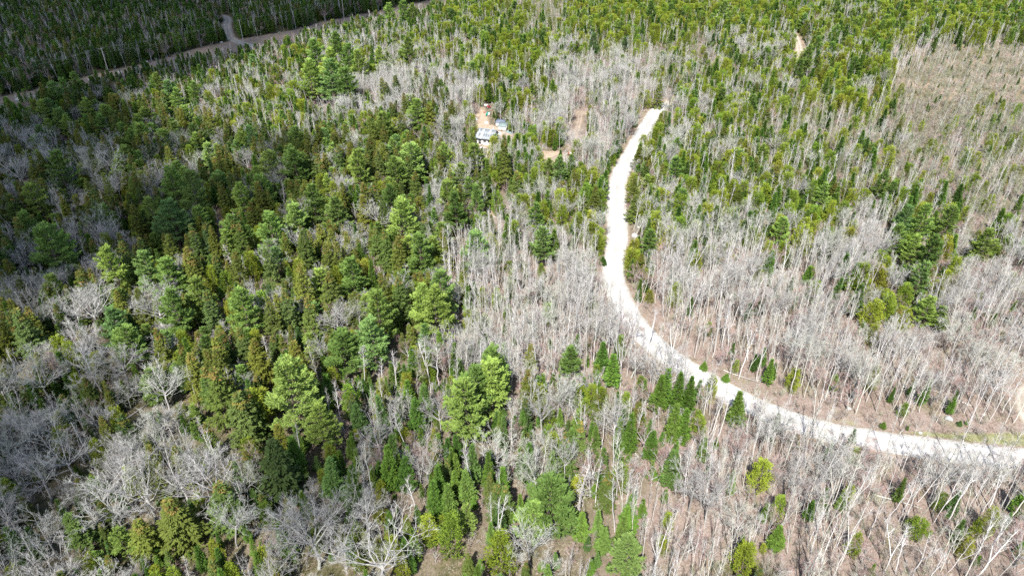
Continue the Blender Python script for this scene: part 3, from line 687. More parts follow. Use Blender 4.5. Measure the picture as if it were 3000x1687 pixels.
# single trees one can point at in the photograph: kind, x and y of the top, height, width, label
S = [
 ('pine', 918, 118, 15, 10.5), ('pine', 980, 97, 15, 9.5), ('pine', 958, 146, 15, 10), ('pine', 1014, 132, 15, 10), ('pine', 1046, 150, 14, 8.5), ('pine', 903, 182, 16, 11), ('pine', 962, 178, 17, 12), ('pine', 1010, 200, 15, 10),
 ('pine', 1195, 110, 15, 8.5), ('pine', 1111, 140, 11.5, 6), ('pine', 1350, 162, 10, 4.2), ('pine', 1181, 2, 15, 9), ('pine', 1143, 10, 14, 8.5), ('pine', 1210, 14, 13, 8),
 ('pine', 515, 262, 11, 7), ('pine', 247, 292, 11, 6.5), ('pine', 560, 242, 10, 6), ('pine', 154, 446, 14, 8.5), ('pine', 92, 536, 14, 8.5), ('pine', 122, 662, 16, 12), ('pine', 490, 492, 13, 7.5), ('pine', 553, 506, 14, 8),
 ('pine', 312, 722, 15, 8.5), ('pine', 495, 588, 14, 11), ('pine', 699, 540, 13, 8), ('pine', 414, 738, 13, 8), ('pine', 484, 758, 12, 9), ('pine', 860, 442, 13, 9), ('pine', 1041, 442, 14, 8), ('pine', 913, 546, 14, 9),
 ('pine', 980, 580, 12, 8.5), ('pine', 1166, 584, 16, 9.5), ('pine', 1230, 692, 14, 8.5), ('pine', 1027, 756, 13, 8), ('pine', 1289, 792, 15, 8), ('pine', 1240, 832, 14, 8), ('pine', 1391, 542, 13, 5), ('pine', 1338, 566, 14, 7.5),
 ('pine', 1200, 424, 13, 10), ('pine', 1158, 462, 11, 7), ('pine', 779, 628, 14, 9), ('pine', 655, 676, 10, 5), ('pine', 320, 906, 13, 8), ('pine', 497, 852, 14, 7.5), ('pine', 702, 852, 13, 8.5), ('pine', 362, 962, 11, 8.5),
 ('pine', 1105, 850, 15, 8.5), ('pine', 1268, 846, 15, 9), ('pine', 1085, 932, 14, 9), ('pine', 995, 972, 12, 9), ('pine', 828, 1062, 17, 11), ('pine', 935, 1186, 11, 7), ('pine', 1462, 1016, 15, 8), ('pine', 1395, 1078, 13, 8), ('pine', 1438, 1058, 14, 9),
 ('pine', 1362, 1116, 15, 10), ('pine', 1367, 1482, 7, 3.6), ('pine', 1612, 1412, 13, 10), ('pine', 1560, 1480, 9, 6.5), ('pine', 1845, 1572, 9, 6), ('pine', 1672, 1018, 9, 5.5), ('pine', 1908, 676, 8, 5.5), ('pine', 1592, 668, 12, 7), ('pine', 1645, 458, 10, 5.5),
 ('pine', 1985, 460, 9, 5.5), ('pine', 2591, 500, 11, 6), ('pine', 2664, 604, 14, 8), ('pine', 2716, 602, 15, 9), ('pine', 2795, 606, 13, 8), ('pine', 2690, 690, 12, 7), ('pine', 2735, 690, 14, 9), ('pine', 2712, 766, 13, 7.5), ('pine', 2900, 674, 12, 9), ('pine', 2640, 660, 12, 7),
 ('pine', 2735, 872, 10, 7), ('pine', 2770, 900, 8, 6), ('pine', 2454, 2, 12, 7), ('pine', 2398, 108, 11, 6), ('pine', 2375, 132, 13, 7), ('pine', 2345, 176, 11, 6.5), ('pine', 1739, 100, 12, 6), ('pine', 1908, 4, 13, 8), ('pine', 2126, 4, 12, 8), ('pine', 2590, 60, 10, 6),
 ('pine', 1570, 600, 10, 6), ('pine', 338, 1545, 7, 4.2), ('pine', 2300, 640, 10, 6), ('pine', 2420, 540, 9, 5.5),
 ('spruce', 762, 236, 12, 5), ('spruce', 1184, 270, 15, 5.2), ('spruce', 1172, 328, 13, 5), ('spruce', 1258, 302, 13, 7.5), ('spruce', 1322, 292, 12, 5), ('spruce', 1085, 342, 14, 5.5), ('spruce', 1010, 362, 13, 5.5), ('spruce', 527, 316, 14, 5.5), ('spruce', 647, 256, 9, 4),
 ('spruce', 262, 256, 11, 4.8), ('spruce', 1383, 388, 6.5, 3.6), ('spruce', 1476, 392, 19, 6.2), ('spruce', 1512, 502, 12, 5.5), ('spruce', 1934, 226, 13, 5.2), ('spruce', 985, 424, 13, 5.5), ('spruce', 1105, 434, 13, 5.2), ('spruce', 1195, 452, 13, 5), ('spruce', 1215, 500, 12, 4.6),
 ('spruce', 690, 440, 10, 4), ('spruce', 300, 506, 15, 4.6), ('spruce', 385, 596, 13, 5.5), ('spruce', 560, 655, 13, 4.2), ('spruce', 612, 660, 12, 4.4), ('spruce', 680, 735, 12, 5), ('spruce', 735, 592, 11, 5.5), ('spruce', 1060, 570, 13, 5.5), ('spruce', 1100, 662, 13, 5.5), ('spruce', 1165, 690, 14, 6),
 ('spruce', 880, 672, 15, 6.5), ('spruce', 830, 680, 12, 4.5), ('spruce', 870, 772, 15, 6), ('spruce', 780, 725, 13, 5.5), ('spruce', 960, 795, 12, 6), ('spruce', 1165, 810, 13, 6), ('spruce', 1120, 670, 13, 5), ('spruce', 600, 850, 12, 5), ('spruce', 455, 960, 12, 4.8), ('spruce', 700, 960, 12, 5.5),
 ('spruce', 745, 990, 12, 6), ('spruce', 620, 1080, 14, 7), ('spruce', 690, 1145, 13, 7.5), ('spruce', 45, 900, 14, 6.5), ('spruce', 900, 868, 12, 5), ('spruce', 830, 846, 13, 5.5), ('spruce', 860, 1000, 13, 6.5), ('spruce', 780, 870, 13, 5), ('spruce', 790, 1290, 14, 8), ('spruce', 720, 1140, 12, 5.5),
 ('spruce', 400, 1520, 9, 5.5), ('spruce', 640, 1405, 11, 7), ('spruce', 495, 1460, 11, 8), ('spruce', 205, 1500, 9, 5.5), ('spruce', 1745, 542, 12, 5), ('spruce', 1860, 520, 9, 4.6), ('spruce', 1895, 470, 9, 4.8), ('spruce', 1872, 430, 8, 4.5), ('spruce', 2165, 555, 9, 5),
 ('cedar', 735, 1140, 10, 5), ('cedar', 1315, 1510, 9.5, 6), ('cedar', 1470, 1560, 9.5, 6.5), ('cedar', 1255, 1510, 7, 5), ('cedar', 2195, 1590, 7, 5.5), ('cedar', 2240, 1350, 8, 5.5), ('cedar', 2570, 880, 8, 6), ('cedar', 2610, 860, 8, 5), ('cedar', 2660, 832, 8, 5), ('cedar', 875, 760, 11, 5),
 ('cedar', 2700, 1520, 4.5, 5), ('cedar', 1905, 850, 4, 3), ('cedar', 1590, 590, 9, 4.5), ('cedar', 1650, 600, 9, 4.5), ('cedar', 2290, 630, 9, 4), ('cedar', 2440, 588, 10, 4), ('cedar', 2960, 690, 8, 4),
 ('fir', 1995, 1092, 11, 3.6), ('fir', 2030, 1106, 11, 3.4), ('fir', 1937, 1100, 10, 3.8), ('fir', 1962, 1080, 11, 3.6), ('fir', 1985, 1180, 10, 3.6), ('fir', 2015, 1200, 9, 3.4), ('fir', 2174, 1150, 9, 3.8), ('fir', 1978, 1318, 9.5, 4.4), ('fir', 1913, 1262, 8, 3.2),
 ('fir', 1770, 1000, 9, 3.6), ('fir', 1800, 1040, 9, 4), ('fir', 1710, 1500, 7, 3.0), ('fir', 1775, 1545, 6, 3.0), ('fir', 1240, 1130, 9, 4), ('fir', 1215, 1170, 9, 4), ('fir', 1130, 1310, 11, 4.2), ('fir', 1270, 1410, 9.5, 3.6), ('fir', 1180, 1338, 9, 4), ('fir', 1365, 1380, 8, 3.6), ('fir', 1310, 1420, 8, 3.4),
 ('fir', 1020, 1365, 10, 4), ('fir', 850, 1280, 10, 3.8), ('fir', 960, 1345, 10, 4.6), ('fir', 1045, 1185, 8, 4), ('fir', 1240, 945, 9, 4), ('fir', 2290, 1540, 6, 3), ('fir', 2820, 540, 8, 3.6), ('fir', 2375, 780, 6, 3), ('fir', 2262, 735, 8, 3.4), ('fir', 2592, 1236, 1.6, 1.3), ('fir', 2816, 1232, 1.3, 1.1), ('fir', 2065, 1060, 2.2, 1.8), ('fir', 2130, 1095, 2.0, 1.8), ('fir', 1768, 752, 2.6, 2.2),
 ('maple', 317, 432, 13, 10), ('maple', 28, 450, 14, 13), ('maple', 250, 452, 12, 9), ('maple', 180, 482, 11, 8), ('maple', 895, 1500, 13, 13), ('maple', 1105, 1568, 12, 13), ('maple', 294, 1405, 12, 11), ('maple', 582, 1345, 13, 11), ('maple', 240, 848, 12, 10), ('maple', 437, 846, 12, 10),
 ('maple', 395, 1380, 12, 11), ('maple', 500, 1340, 12, 10), ('maple', 160, 1270, 12, 10), ('maple', 80, 1330, 11, 9), ('maple', 330, 1010, 11, 9), ('maple', 450, 1085, 11, 9), ('maple', 650, 1465, 11, 7), ('maple', 1050, 1425, 11, 6.5), ('maple', 1285, 1150, 11, 6.5), ('maple', 1038, 872, 9, 7), ('maple', 980, 900, 9, 8),
 ('maple', 1640, 1098, 11, 7), ('maple', 1590, 1160, 10, 7), ('maple', 2190, 100, 11, 11), ('maple', 1285, 375, 9, 9), ('maple', 1340, 385, 8, 8), ('maple', 1560, 1530, 10, 8), ('maple', 2050, 1335, 13, 8), ('maple', 2100, 1380, 12, 7.5), ('maple', 1660, 1285, 11, 5.5), ('maple', 2190, 830, 13, 7), ('maple', 2840, 920, 12, 8), ('maple', 2640, 770, 10, 9),
 ('birch', 2858, 1376, 14, 5), ('birch', 2815, 1372, 13, 4), ('birch', 2655, 1380, 12, 3.6), ('birch', 2700, 1378, 12, 4), ('birch', 2690, 1545, 11, 5), ('birch', 2735, 1560, 11, 5), ('birch', 2650, 1545, 11, 5), ('birch', 2765, 1620, 9, 4.5), ('birch', 2985, 1330, 13, 5), ('birch', 2960, 1350, 12, 5), ('birch', 2975, 1520, 12, 5), ('birch', 2940, 1545, 12, 5), ('birch', 2905, 1560, 12, 4),
 ('birch', 2605, 1430, 12, 4), ('birch', 1250, 1000, 13, 6), ('birch', 1280, 1000, 13, 6), ('birch', 1145, 1030, 12, 4.5), ('birch', 1050, 1010, 12, 4.5), ('birch', 1185, 1205, 10, 5), ('birch', 1215, 1385, 11, 4.5), ('birch', 820, 545, 9, 3.5), ('birch', 1880, 1000, 13, 4), ('birch', 2048, 690, 13, 5), ('birch', 2148, 860, 15, 6), ('birch', 2120, 880, 15, 5), ('birch', 2160, 900, 14, 5),
 ('snag', 700, 1412, 9, 4), ('snag', 1495, 1230, 9, 3), ('snag', 770, 985, 8, 3.4), ('snag', 1706, 1350, 12, 6), ('snag', 665, 712, 7, 3.6),
]
rs = np.random.default_rng(21)
TREES = []      # dicts: kind, x, y, z, h, w, rot, special
sx_, sy_, sr_ = [], [], []
for (k, tx, ty, h, w) in S:
    far_ = ty < 520
    if k == 'birch': w *= 0.66
    if k == 'cedar': w *= 0.8 if ty < 1300 else 0.66
    if k == 'pine' and tx > 2550 and 480 < ty < 950: h *= 0.88; w *= 0.82
    if k == 'pine': h *= 1.15 if far_ else 1.0; w *= 1.2 if far_ else 1.04
    elif k == 'fir' and h > 5: h *= 0.95; w *= 0.95
    x, y, z = G(tx, ty, h)
    TREES.append(dict(kind=k, x=x, y=y, z=z, h=h, w=w, special=True))
    sx_.append(x); sy_.append(y); sr_.append(0.5 * w if k in ('pine', 'spruce', 'cedar', 'fir') else 0.22 * w)
for q in range(len(ROAD)):      # a thick row of evergreens hides the road beyond its far end
    u_, v_, _ = project(ROAD[q][0], ROAD[q][1], 0)
    if 1965 < u_ < 2312 and v_ < 315 and q % 2 == 0:
        for off in (5.0, 8.5):
            x = ROAD[q][0] + rs.normal(0, 0.7); y = ROAD[q][1] - off + rs.normal(0, 0.7); h = rs.uniform(7.5, 10)
            TREES.append(dict(kind=['fir', 'cedar', 'tamarack', 'cedar'][rs.integers(4)], x=x, y=y, z=float(terr(x, y)), h=h, w=rs.uniform(2.8, 3.8), special=False))
sx_, sy_, sr_ = map(np.array, (sx_, sy_, sr_))
sh_ = np.array([t['h'] for t in TREES if t['special']]); sw_ = np.array([t['w'] for t in TREES if t['special']])

STEP = 1.98
cx = np.arange(-400, 400, STEP); cyy = np.arange(42, 600, STEP)
CX, CY = np.meshgrid(cx, cyy); CX = (CX + rs.uniform(-0.5, 0.5, CX.shape) * STEP * 0.95).ravel(); CY = (CY + rs.uniform(-0.5, 0.5, CY.shape) * STEP * 0.95).ravel()
CZ = terr(CX, CY)
PX, PY, DEP = project(CX, CY, CZ + 5.5)
ok = (PX > -170) & (PX < W0 + 170) & (PY > -75) & (PY < H0 + 210) & (DEP > 5)
CX, CY, CZ, PX, PY = (a[ok] for a in (CX, CY, CZ, PX, PY))
d_road = dist_line(ROAD[::2], CX, CY); d_far = dist_line(FAR_ROAD[::2], CX, CY); d_drv = dist_line(DRIVE[::2], CX, CY); d_side = dist_line(SIDE[::2], CX, CY)
jx = np.clip(((PX + rs.normal(0, 38, PX.shape)) / 100).astype(int), 0, 29); jy = np.clip(((PY + rs.normal(0, 32, PY.shape)) / 100).astype(int), 0, 16)
code = np.array([[ord(c) for c in row] for row in ZONES])[jy, jx]
blocked = (d_road < 4.0) | ((d_road < 6.0) & (CY < 205) & (rs.random(CX.shape) < 0.2)) | (d_far < 4.6) | (d_drv < 2.6) | (d_side < 3.0)
for poly in (YARD, CLEAR1, CLEAR2, LEDGE1, LEDGE2, DRIVE_END): blocked |= inside(poly, CX, CY)
in_cor = inside(COR, CX, CY); in_open = inside(OPEN, CX, CY); in_bog = inside(BOG, CX + rs.normal(0, 9, CX.shape), CY + rs.normal(0, 9, CY.shape))
# rows of trees kept low where the photograph looks over them at the road, the yard and the corridor
CAB = np.array(G(1418, 424)[:2])
view_gap = gpoly([(1384, 424), (1446, 424), (1436, 500), (1404, 500)])
gap2 = gpoly([(1560, 500), (1700, 478), (1690, 520), (1590, 545)]); gap3 = gpoly([(1415, 645), (1510, 622), (1500, 690), (1430, 700)])
gap4 = gpoly([(1640, 450), (1700, 330), (1725, 335), (1720, 420), (1700, 470)]); gap5 = gpoly([(1385, 330), (1450, 300), (1462, 365), (1395, 368)])
gap6 = gpoly([(2315, 175), (2350, 170), (2365, 205), (2320, 210)])
gap7 = gpoly([(1440, 415), (1500, 410), (1500, 450), (1445, 455)]); gap8 = gpoly([(1895, 370), (1940, 325), (1955, 335), (1920, 390)])
low = inside(gap7, CX, CY) | inside(gap8, CX, CY) | inside(view_gap, CX, CY) | inside(gap2, CX, CY) | inside(gap3, CX, CY) | inside(gap4, CX, CY) | inside(gap5, CX, CY) | inside(gap6, CX, CY)
cor_front = inside(np.vstack([COR_NEAR, (COR_NEAR - np.array([0, 22.0]))[::-1]]), CX, CY)
road_front = (d_road < 9.0) & (CY < 150)        # near side of the road at the bend: thin crowns only
keep = rs.random(CX.shape)
clump = vnoise(CX, CY, 11.0, 4)                 # natural gaps and thickets
for i in range(len(CX)):
    if blocked[i]: continue
    c = chr(code[i]); dens, mixw = Z[c]
    if in_cor[i]: c = 'x'; dens = 0.05
    elif in_open[i]: dens = 0.16
    elif in_bog[i]: c = 'h'; dens, mixw = Z['h']
    if in_cor[i]: mixw = [('sapling', .6, 1.5, 3), ('fir', .2, 1.5, 3.0), ('tamarack', .2, 1.5, 3)]
    if in_open[i]: mixw = [('sapling', .5, 1.5, 3), ('birch', .35, 6, 10), ('fir', .15, 1, 2.2)]
    screen = 3.9 < d_road[i] < 15 and CY[i] < 150 and PY[i] > 980 and not in_open[i]
    if screen: dens = max(dens, 1.15); mixw = Z['a'][1]
    if keep[i] > dens * (0.55 + 0.9 * clump[i]): continue
    if np.any((sx_ - CX[i]) ** 2 + (sy_ - CY[i]) ** 2 < sr_ ** 2): continue
    ws = np.array([q[1] for q in mixw]); j = rs.choice(len(mixw), p=ws / ws.sum()); k, _, h0, h1 = mixw[j]
    h = rs.uniform(h0, h1)
    ddx_ = np.abs(CX[i] - sx_ * (CY[i] / sy_)); ddy_ = sy_ - CY[i]
    fr2 = (ddy_ > 0) & (ddy_ < 15) & (ddx_ < sw_ * 0.5 + 0.7)
    if fr2.any(): h = min(h, max(2.0, float(np.min(0.34 * sh_[fr2] + 0.50 * ddy_[fr2]))))
    if low[i]:
        if rs.random() < 0.6: continue
        h = min(h, rs.uniform(1.5, 3.2)); k = 'fir' if k in ('pine', 'spruce', 'fir', 'cedar') else 'sapling'
    if cor_front[i]: h = min(h, rs.uniform(3.0, 6.0))
    if road_front[i] and k in ('pine', 'spruce', 'maple'): k = 'birch'
    _, nv, hh, ww, _, _ = KINDS[k]
    w = ww * (h / hh) ** 0.85 * rs.uniform(0.82, 1.2) * (1.2 if c in 'edf' and k in ('fir', 'cedar', 'spruce') else 0.74 if k in ('birch', 'aspen') else 1.0)
    TREES.append(dict(kind=k, x=CX[i], y=CY[i], z=CZ[i], h=h, w=w, special=False))
# understorey shrubs
bx = np.arange(-380, 380, 2.7); by = np.arange(44, 560, 2.7)
BX, BY = np.meshgrid(bx, by); BX = (BX + rs.uniform(-1.3, 1.3, BX.shape)).ravel(); BY = (BY + rs.uniform(-1.3, 1.3, BY.shape)).ravel()
BZ = terr(BX, BY); QX, QY, QD = project(BX, BY, BZ)
ok = (QX > -100) & (QX < W0 + 100) & (QY > -30) & (QY < H0 + 90) & (QD > 5)
BX, BY, BZ, QX, QY = (a[ok] for a in (BX, BY, BZ, QX, QY))
bd = dist_line(ROAD[::2], BX, BY); bb = (bd < 3.6) | (dist_line(FAR_ROAD[::2], BX, BY) < 4) | (dist_line(DRIVE[::2], BX, BY) < 2.2) | (dist_line(SIDE[::2], BX, BY) < 2.4)
for poly in (YARD, CLEAR1, CLEAR2, LEDGE1, LEDGE2, DRIVE_END): bb |= inside(poly, BX, BY)
bcor = inside(COR, BX, BY)
jx = np.clip((QX / 100).astype(int), 0, 29); jy = np.clip((QY / 100).astype(int), 0, 16)
bcode = np.array([[ord(c) for c in row] for row in ZONES])[jy, jx]
bk = rs.random(BX.shape)
for i in range(len(BX)):
    p = 0.30 if bcor[i] else BRUSH[chr(bcode[i])]
    if bb[i] or bk[i] > p: continue
    h = rs.uniform(0.8, 1.8) if bcor[i] else rs.uniform(1.2, 3.6)
    if not bcor[i] and chr(bcode[i]) in 'bjcfde' and rs.random() < 0.4:
        TREES.append(dict(kind='fir', x=BX[i], y=BY[i], z=BZ[i], h=h, w=h * rs.uniform(0.4, 0.6), special=False)); continue
    TREES.append(dict(kind='sapling', x=BX[i], y=BY[i], z=BZ[i], h=h, w=h * rs.uniform(0.5, 0.9), special=False))

for t in TREES:
    nv = KINDS[t['kind']][1]
    t['var'] = int(rs.integers(nv)); t['rot'] = float(rs.uniform(0, 6.283)); t['tx'], t['ty_'] = rs.normal(0, 0.055 if t['kind'] in ('birch', 'aspen', 'maple', 'redmaple', 'snag') else 0.02, 2)
X = np.array([t['x'] for t in TREES]); Y = np.array([t['y'] for t in TREES]); ZB = np.array([t['z'] for t in TREES]); HT = np.array([t['h'] for t in TREES]); WT = np.array([t['w'] for t in TREES])
MX, MY, MD = project(X, Y, ZB + HT * 0.6); _, TY, _ = project(X, Y, ZB + HT); BX0, BY0, _ = project(X, Y, ZB)
SIZE = np.sqrt(np.abs(BY0 - TY) * WT * FPX / MD)
INV = (MX > 5) & (MX < W0 - 5) & (MY > 5) & (MY < H0 - 5)
print('TREES', len(TREES), {k: sum(1 for t in TREES if t['kind'] == k) for k in KINDS})

# ------------------------------------------------------------------ which trees stand alone (the largest of each kind) and what they are called
LIMIT = dict(pine=300, spruce=300, fir=300, cedar=300, birch=300, aspen=300, maple=300, redmaple=220, tamarack=200, snag=150, sapling=160)
ANCH = [('the cabin', 1420, 395), ('the bright pine clump', 965, 195), ('the sharp road bend', 1840, 930), ('the grassy verge', 2850, 1290), ('the shaded dirt road', 690, 110), ('the leaning utility pole', 312, 190),
        ('the sandy pit', 1455, 620), ('the driveway clearing', 1620, 465), ('the brown bog', 2780, 240), ('the hillside pines', 2710, 700), ('the spreading maple', 895, 1580), ('the lone roadside fir', 2165, 1195), ('the big round pine', 1612, 1490),
        ('the forked white birches', 2840, 1450), ('the broad shaded pine', 122, 730), ('the sunlit pine', 515, 300), ('the roadside fir row', 1990, 1150), ('the tall cabin spruce', 1476, 480), ('the far road end', 1928, 330), ('the far gravel patch', 2340, 140),
        ('the grey boulder', 2780, 1225), ('the twin leaning birches', 2150, 930), ('the paired centre pines', 1430, 1140), ('the broad valley pine', 828, 1150), ('the yellow cedars', 2600, 900), ('the lower cedar pair', 1390, 1580), ('the pale maple cluster', 420, 1450), ('the tall middle pine', 1166, 650),
        ('the far top pines', 1180, 40), ('the low orange spruces', 620, 960)]
AX = np.array([a[1] for a in ANCH]); AY = np.array([a[2] for a in ANCH])
LOOK = {'pine': 'feathery white pine', 'spruce': 'olive spruce', 'fir': 'green spired fir', 'cedar': 'yellow-green cedar', 'birch': 'leafless birch', 'aspen': 'leafless aspen', 'maple': 'bare spreading maple',
        'redmaple': 'budding reddish maple', 'tamarack': 'bare grey-green larch', 'snag': 'dead grey spruce', 'sapling': 'bare brown shrub'}
GROUP = {'pine': 'white pines in the forest', 'spruce': 'spruces in the forest', 'fir': 'firs in the forest', 'cedar': 'cedars in the forest', 'birch': 'birches in the forest', 'aspen': 'aspens in the forest', 'maple': 'bare maples in the forest',
         'redmaple': 'budding maples in the forest', 'tamarack': 'bare larches in the forest', 'snag': 'dead spruces in the forest', 'sapling': 'bare shrubs under the trees'}
ONES = ['', 'first', 'second', 'third', 'fourth', 'fifth', 'sixth', 'seventh', 'eighth', 'ninth', 'tenth', 'eleventh', 'twelfth', 'thirteenth', 'fourteenth', 'fifteenth', 'sixteenth', 'seventeenth', 'eighteenth', 'nineteenth']
TENS = {2: 'twent', 3: 'thirt', 4: 'fort', 5: 'fift', 6: 'sixt', 7: 'sevent', 8: 'eight', 9: 'ninet'}
def ordinal(n):
    if n < 20: return ONES[n]
    t, o = divmod(n, 10)
    return TENS[t] + ('ieth' if o == 0 else 'y-' + ONES[o]) if t < 10 else 'hundred-and-' + ordinal(n - 100)
single = {}
for k in KINDS:
    idx = [i for i, t in enumerate(TREES) if t['kind'] == k and INV[i]]
    idx.sort(key=lambda i: -(SIZE[i] + (1000 if TREES[i]['special'] else 0)))
    for i in idx[:LIMIT[k]]: single[i] = k
bins = {}
hq = {k: np.quantile([TREES[i]['h'] for i in single if single[i] == k], [0.33, 0.67]) for k in KINDS if any(v == k for v in single.values())}
for i, k in single.items():
    dd = (AX - MX[i]) ** 2 + ((AY - MY[i]) * 1.3) ** 2; a = int(np.argmin(dd)); ddx, ddy = MX[i] - AX[a], MY[i] - AY[a]
    if dd[a] < 55 ** 2: where = 'right at'
    elif abs(ddx) > abs(ddy) * 1.2: where = 'left of' if ddx < 0 else 'right of'
    else: where = 'above' if ddy < 0 else 'below'
    h = TREES[i]['h']; sz = 'short' if h < hq[k][0] else ('tall' if h > hq[k][1] else 'medium')
    bins.setdefault((k, sz, where, a), []).append(i)
LABEL = {}
for (k, sz, where, a), lst in bins.items():
    lst.sort(key=lambda i: MX[i])
    for q, i in enumerate(lst):
        w_ = f'{where} {ANCH[a][0]}'
        if len(lst) == 1: LABEL[i] = f'the only {sz} {LOOK[k]} {w_}'
        else: LABEL[i] = f'{sz} {LOOK[k]} {w_}, {ordinal(q + 1)} such from the left'
def place_tree(i):
    t = TREES[i]; k = t['kind']; _, _, hh, ww, cat, oname = KINDS[k]
    tme, cme, jme = PROTO[k][0][t['var']]
    e = bpy.data.objects.new(oname, None); COL.objects.link(e); e.empty_display_size = 0.5
    e.location = (t['x'], t['y'], t['z'] - 0.06); e.rotation_euler = (t['tx'], t['ty_'], t['rot'])
    e.scale = (t['w'] / ww, t['w'] / ww, t['h'] / hh)
    e['label'] = LABEL[i]; e['category'] = cat; e['group'] = GROUP[k]
    for nm, me in (('trunk', tme), ('crown', cme)):
        c = bpy.data.objects.new(nm, me); COL.objects.link(c); c.parent = e
for i in single: place_tree(i)

# low litter of dead fern, twigs and grass over the forest floor
def make_tuft(seed, mats):
    r = np.random.default_rng(seed); C = MB(); n = 64
    P = np.column_stack([r.normal(0, 0.65, n), r.normal(0, 0.65, n), np.zeros(n)])
    D = unit(np.column_stack([r.normal(0, 1, n), r.normal(0, 1, n), r.uniform(0.15, 1.3, n)]))
    C.tris(ribbons(r, P, P + D * r.uniform(0.2, 0.75, (n, 1)), 0.05, 0.02), 0)
    return C.mesh('tuft', [M[mats]])
M['tuft_brown'] = mat_tree('dead_fern', [(0.17, 0.125, 0.10), (0.27, 0.21, 0.175), (0.13, 0.10, 0.08), (0.33, 0.29, 0.25), (0.22, 0.19, 0.12)], 0.1)
M['tuft_green'] = mat_tree('low_greenery', [(0.09, 0.10, 0.04), (0.13, 0.14, 0.06), (0.17, 0.16, 0.09), (0.11, 0.14, 0.05)], 0.2)
TC = bpy.data.collections.new('kind_tuft')
for v in range(8): TC.objects.link(bpy.data.objects.new(f'p_tuft_{v:02d}', make_tuft(50 + v, 'tuft_brown' if v < 5 else 'tuft_green')))
gx2 = np.arange(-230, 230, 1.5); gy2 = np.arange(56, 330, 1.5); FX, FY = np.meshgrid(gx2, gy2)
FX = (FX + rs.uniform(-0.75, 0.75, FX.shape)).ravel(); FY = (FY + rs.uniform(-0.75, 0.75, FY.shape)).ravel()
fu, fv, fd = project(FX, FY, terr(FX, FY)); fr_ = dist_line(ROAD[::2], FX, FY)
ok = (fu > -40) & (fu < W0 + 40) & (fv < H0 + 40) & (fv > 300) & (fr_ > 2.75) & (dist_line(SIDE[::2], FX, FY) > 1.5) & (dist_line(DRIVE[::2], FX, FY) > 1.4) & (rs.random(FX.shape) < 0.85)
for poly in (YARD, CLEAR1, CLEAR2): ok &= ~inside(poly, FX, FY)
FX, FY, fu, fv, fr_ = (a[ok] for a in (FX, FY, fu, fv, fr_))
fz = np.array([[ord(c) for c in row] for row in ZONES])[np.clip(fv / 100, 0, 16).astype(int), np.clip(fu / 100, 0, 29).astype(int)]
pg = np.where(np.isin(fz, [ord(c) for c in 'bcjf']), 0.45, 0.10); pg = np.where(inside(VERGE, FX, FY), 0.7, pg)
pick = np.where(rs.random(FX.shape) < pg, 5 + rs.integers(0, 3, FX.shape), rs.integers(0, 5, FX.shape))
LIT = (FX, FY, pick)

# the rest of each kind: one mass of scattered trees
def scatter_group(coll):
    ng = bpy.data.node_groups.new('scatter_' + coll.name, 'GeometryNodeTree')
    ng.interface.new_socket('Geometry', in_out='INPUT', socket_type='NodeSocketGeometry'); ng.interface.new_socket('Geometry', in_out='OUTPUT', socket_type='NodeSocketGeometry')
    gi = ng.nodes.new('NodeGroupInput'); go = ng.nodes.new('NodeGroupOutput')
    ci = ng.nodes.new('GeometryNodeCollectionInfo'); ci.inputs['Collection'].default_value = coll; ci.inputs['Separate Children'].default_value = True; ci.inputs['Reset Children'].default_value = True
    ip = ng.nodes.new('GeometryNodeInstanceOnPoints'); ip.inputs['Pick Instance'].default_value = True
    def attr(nm, typ):
        n_ = ng.nodes.new('GeometryNodeInputNamedAttribute'); n_.data_type = typ; n_.inputs['Name'].default_value = nm; return n_.outputs[0]
    er = ng.nodes.new('FunctionNodeEulerToRotation')
    ng.links.new(attr('turn', 'FLOAT_VECTOR'), er.inputs[0]); ng.links.new(er.outputs[0], ip.inputs['Rotation'])
    ng.links.new(attr('size', 'FLOAT_VECTOR'), ip.inputs['Scale']); ng.links.new(attr('pick', 'INT'), ip.inputs['Instance Index'])
    ng.links.new(gi.outputs[0], ip.inputs['Points']); ng.links.new(ci.outputs[0], ip.inputs['Instance']); ng.links.new(ip.outputs[0], go.inputs[0])
    return ng
MASS = {'pine': ('pine_forest', 'more white pines scattered through the woods'), 'spruce': ('spruce_forest', 'olive spruces massed through the distant woods'), 'fir': ('fir_forest', 'dark green firs massed through the distant woods'),
        'cedar': ('cedar_forest', 'yellow-green cedars massed across the far woods'), 'birch': ('birch_forest', 'pale leafless birches massed through the far woods'), 'aspen': ('aspen_forest', 'grey leafless aspens massed through the far woods'),
        'maple': ('maple_forest', 'bare grey maples massed through the far woods'), 'redmaple': ('budding_maple_forest', 'reddish budding maples massed in the far woods'), 'tamarack': ('larch_forest', 'grey-green bare larches massed around the bog'),
        'snag': ('dead_spruce_forest', 'more dead grey spruces among the living trees'), 'sapling': ('undergrowth', 'brown leafless brush under the trees')}
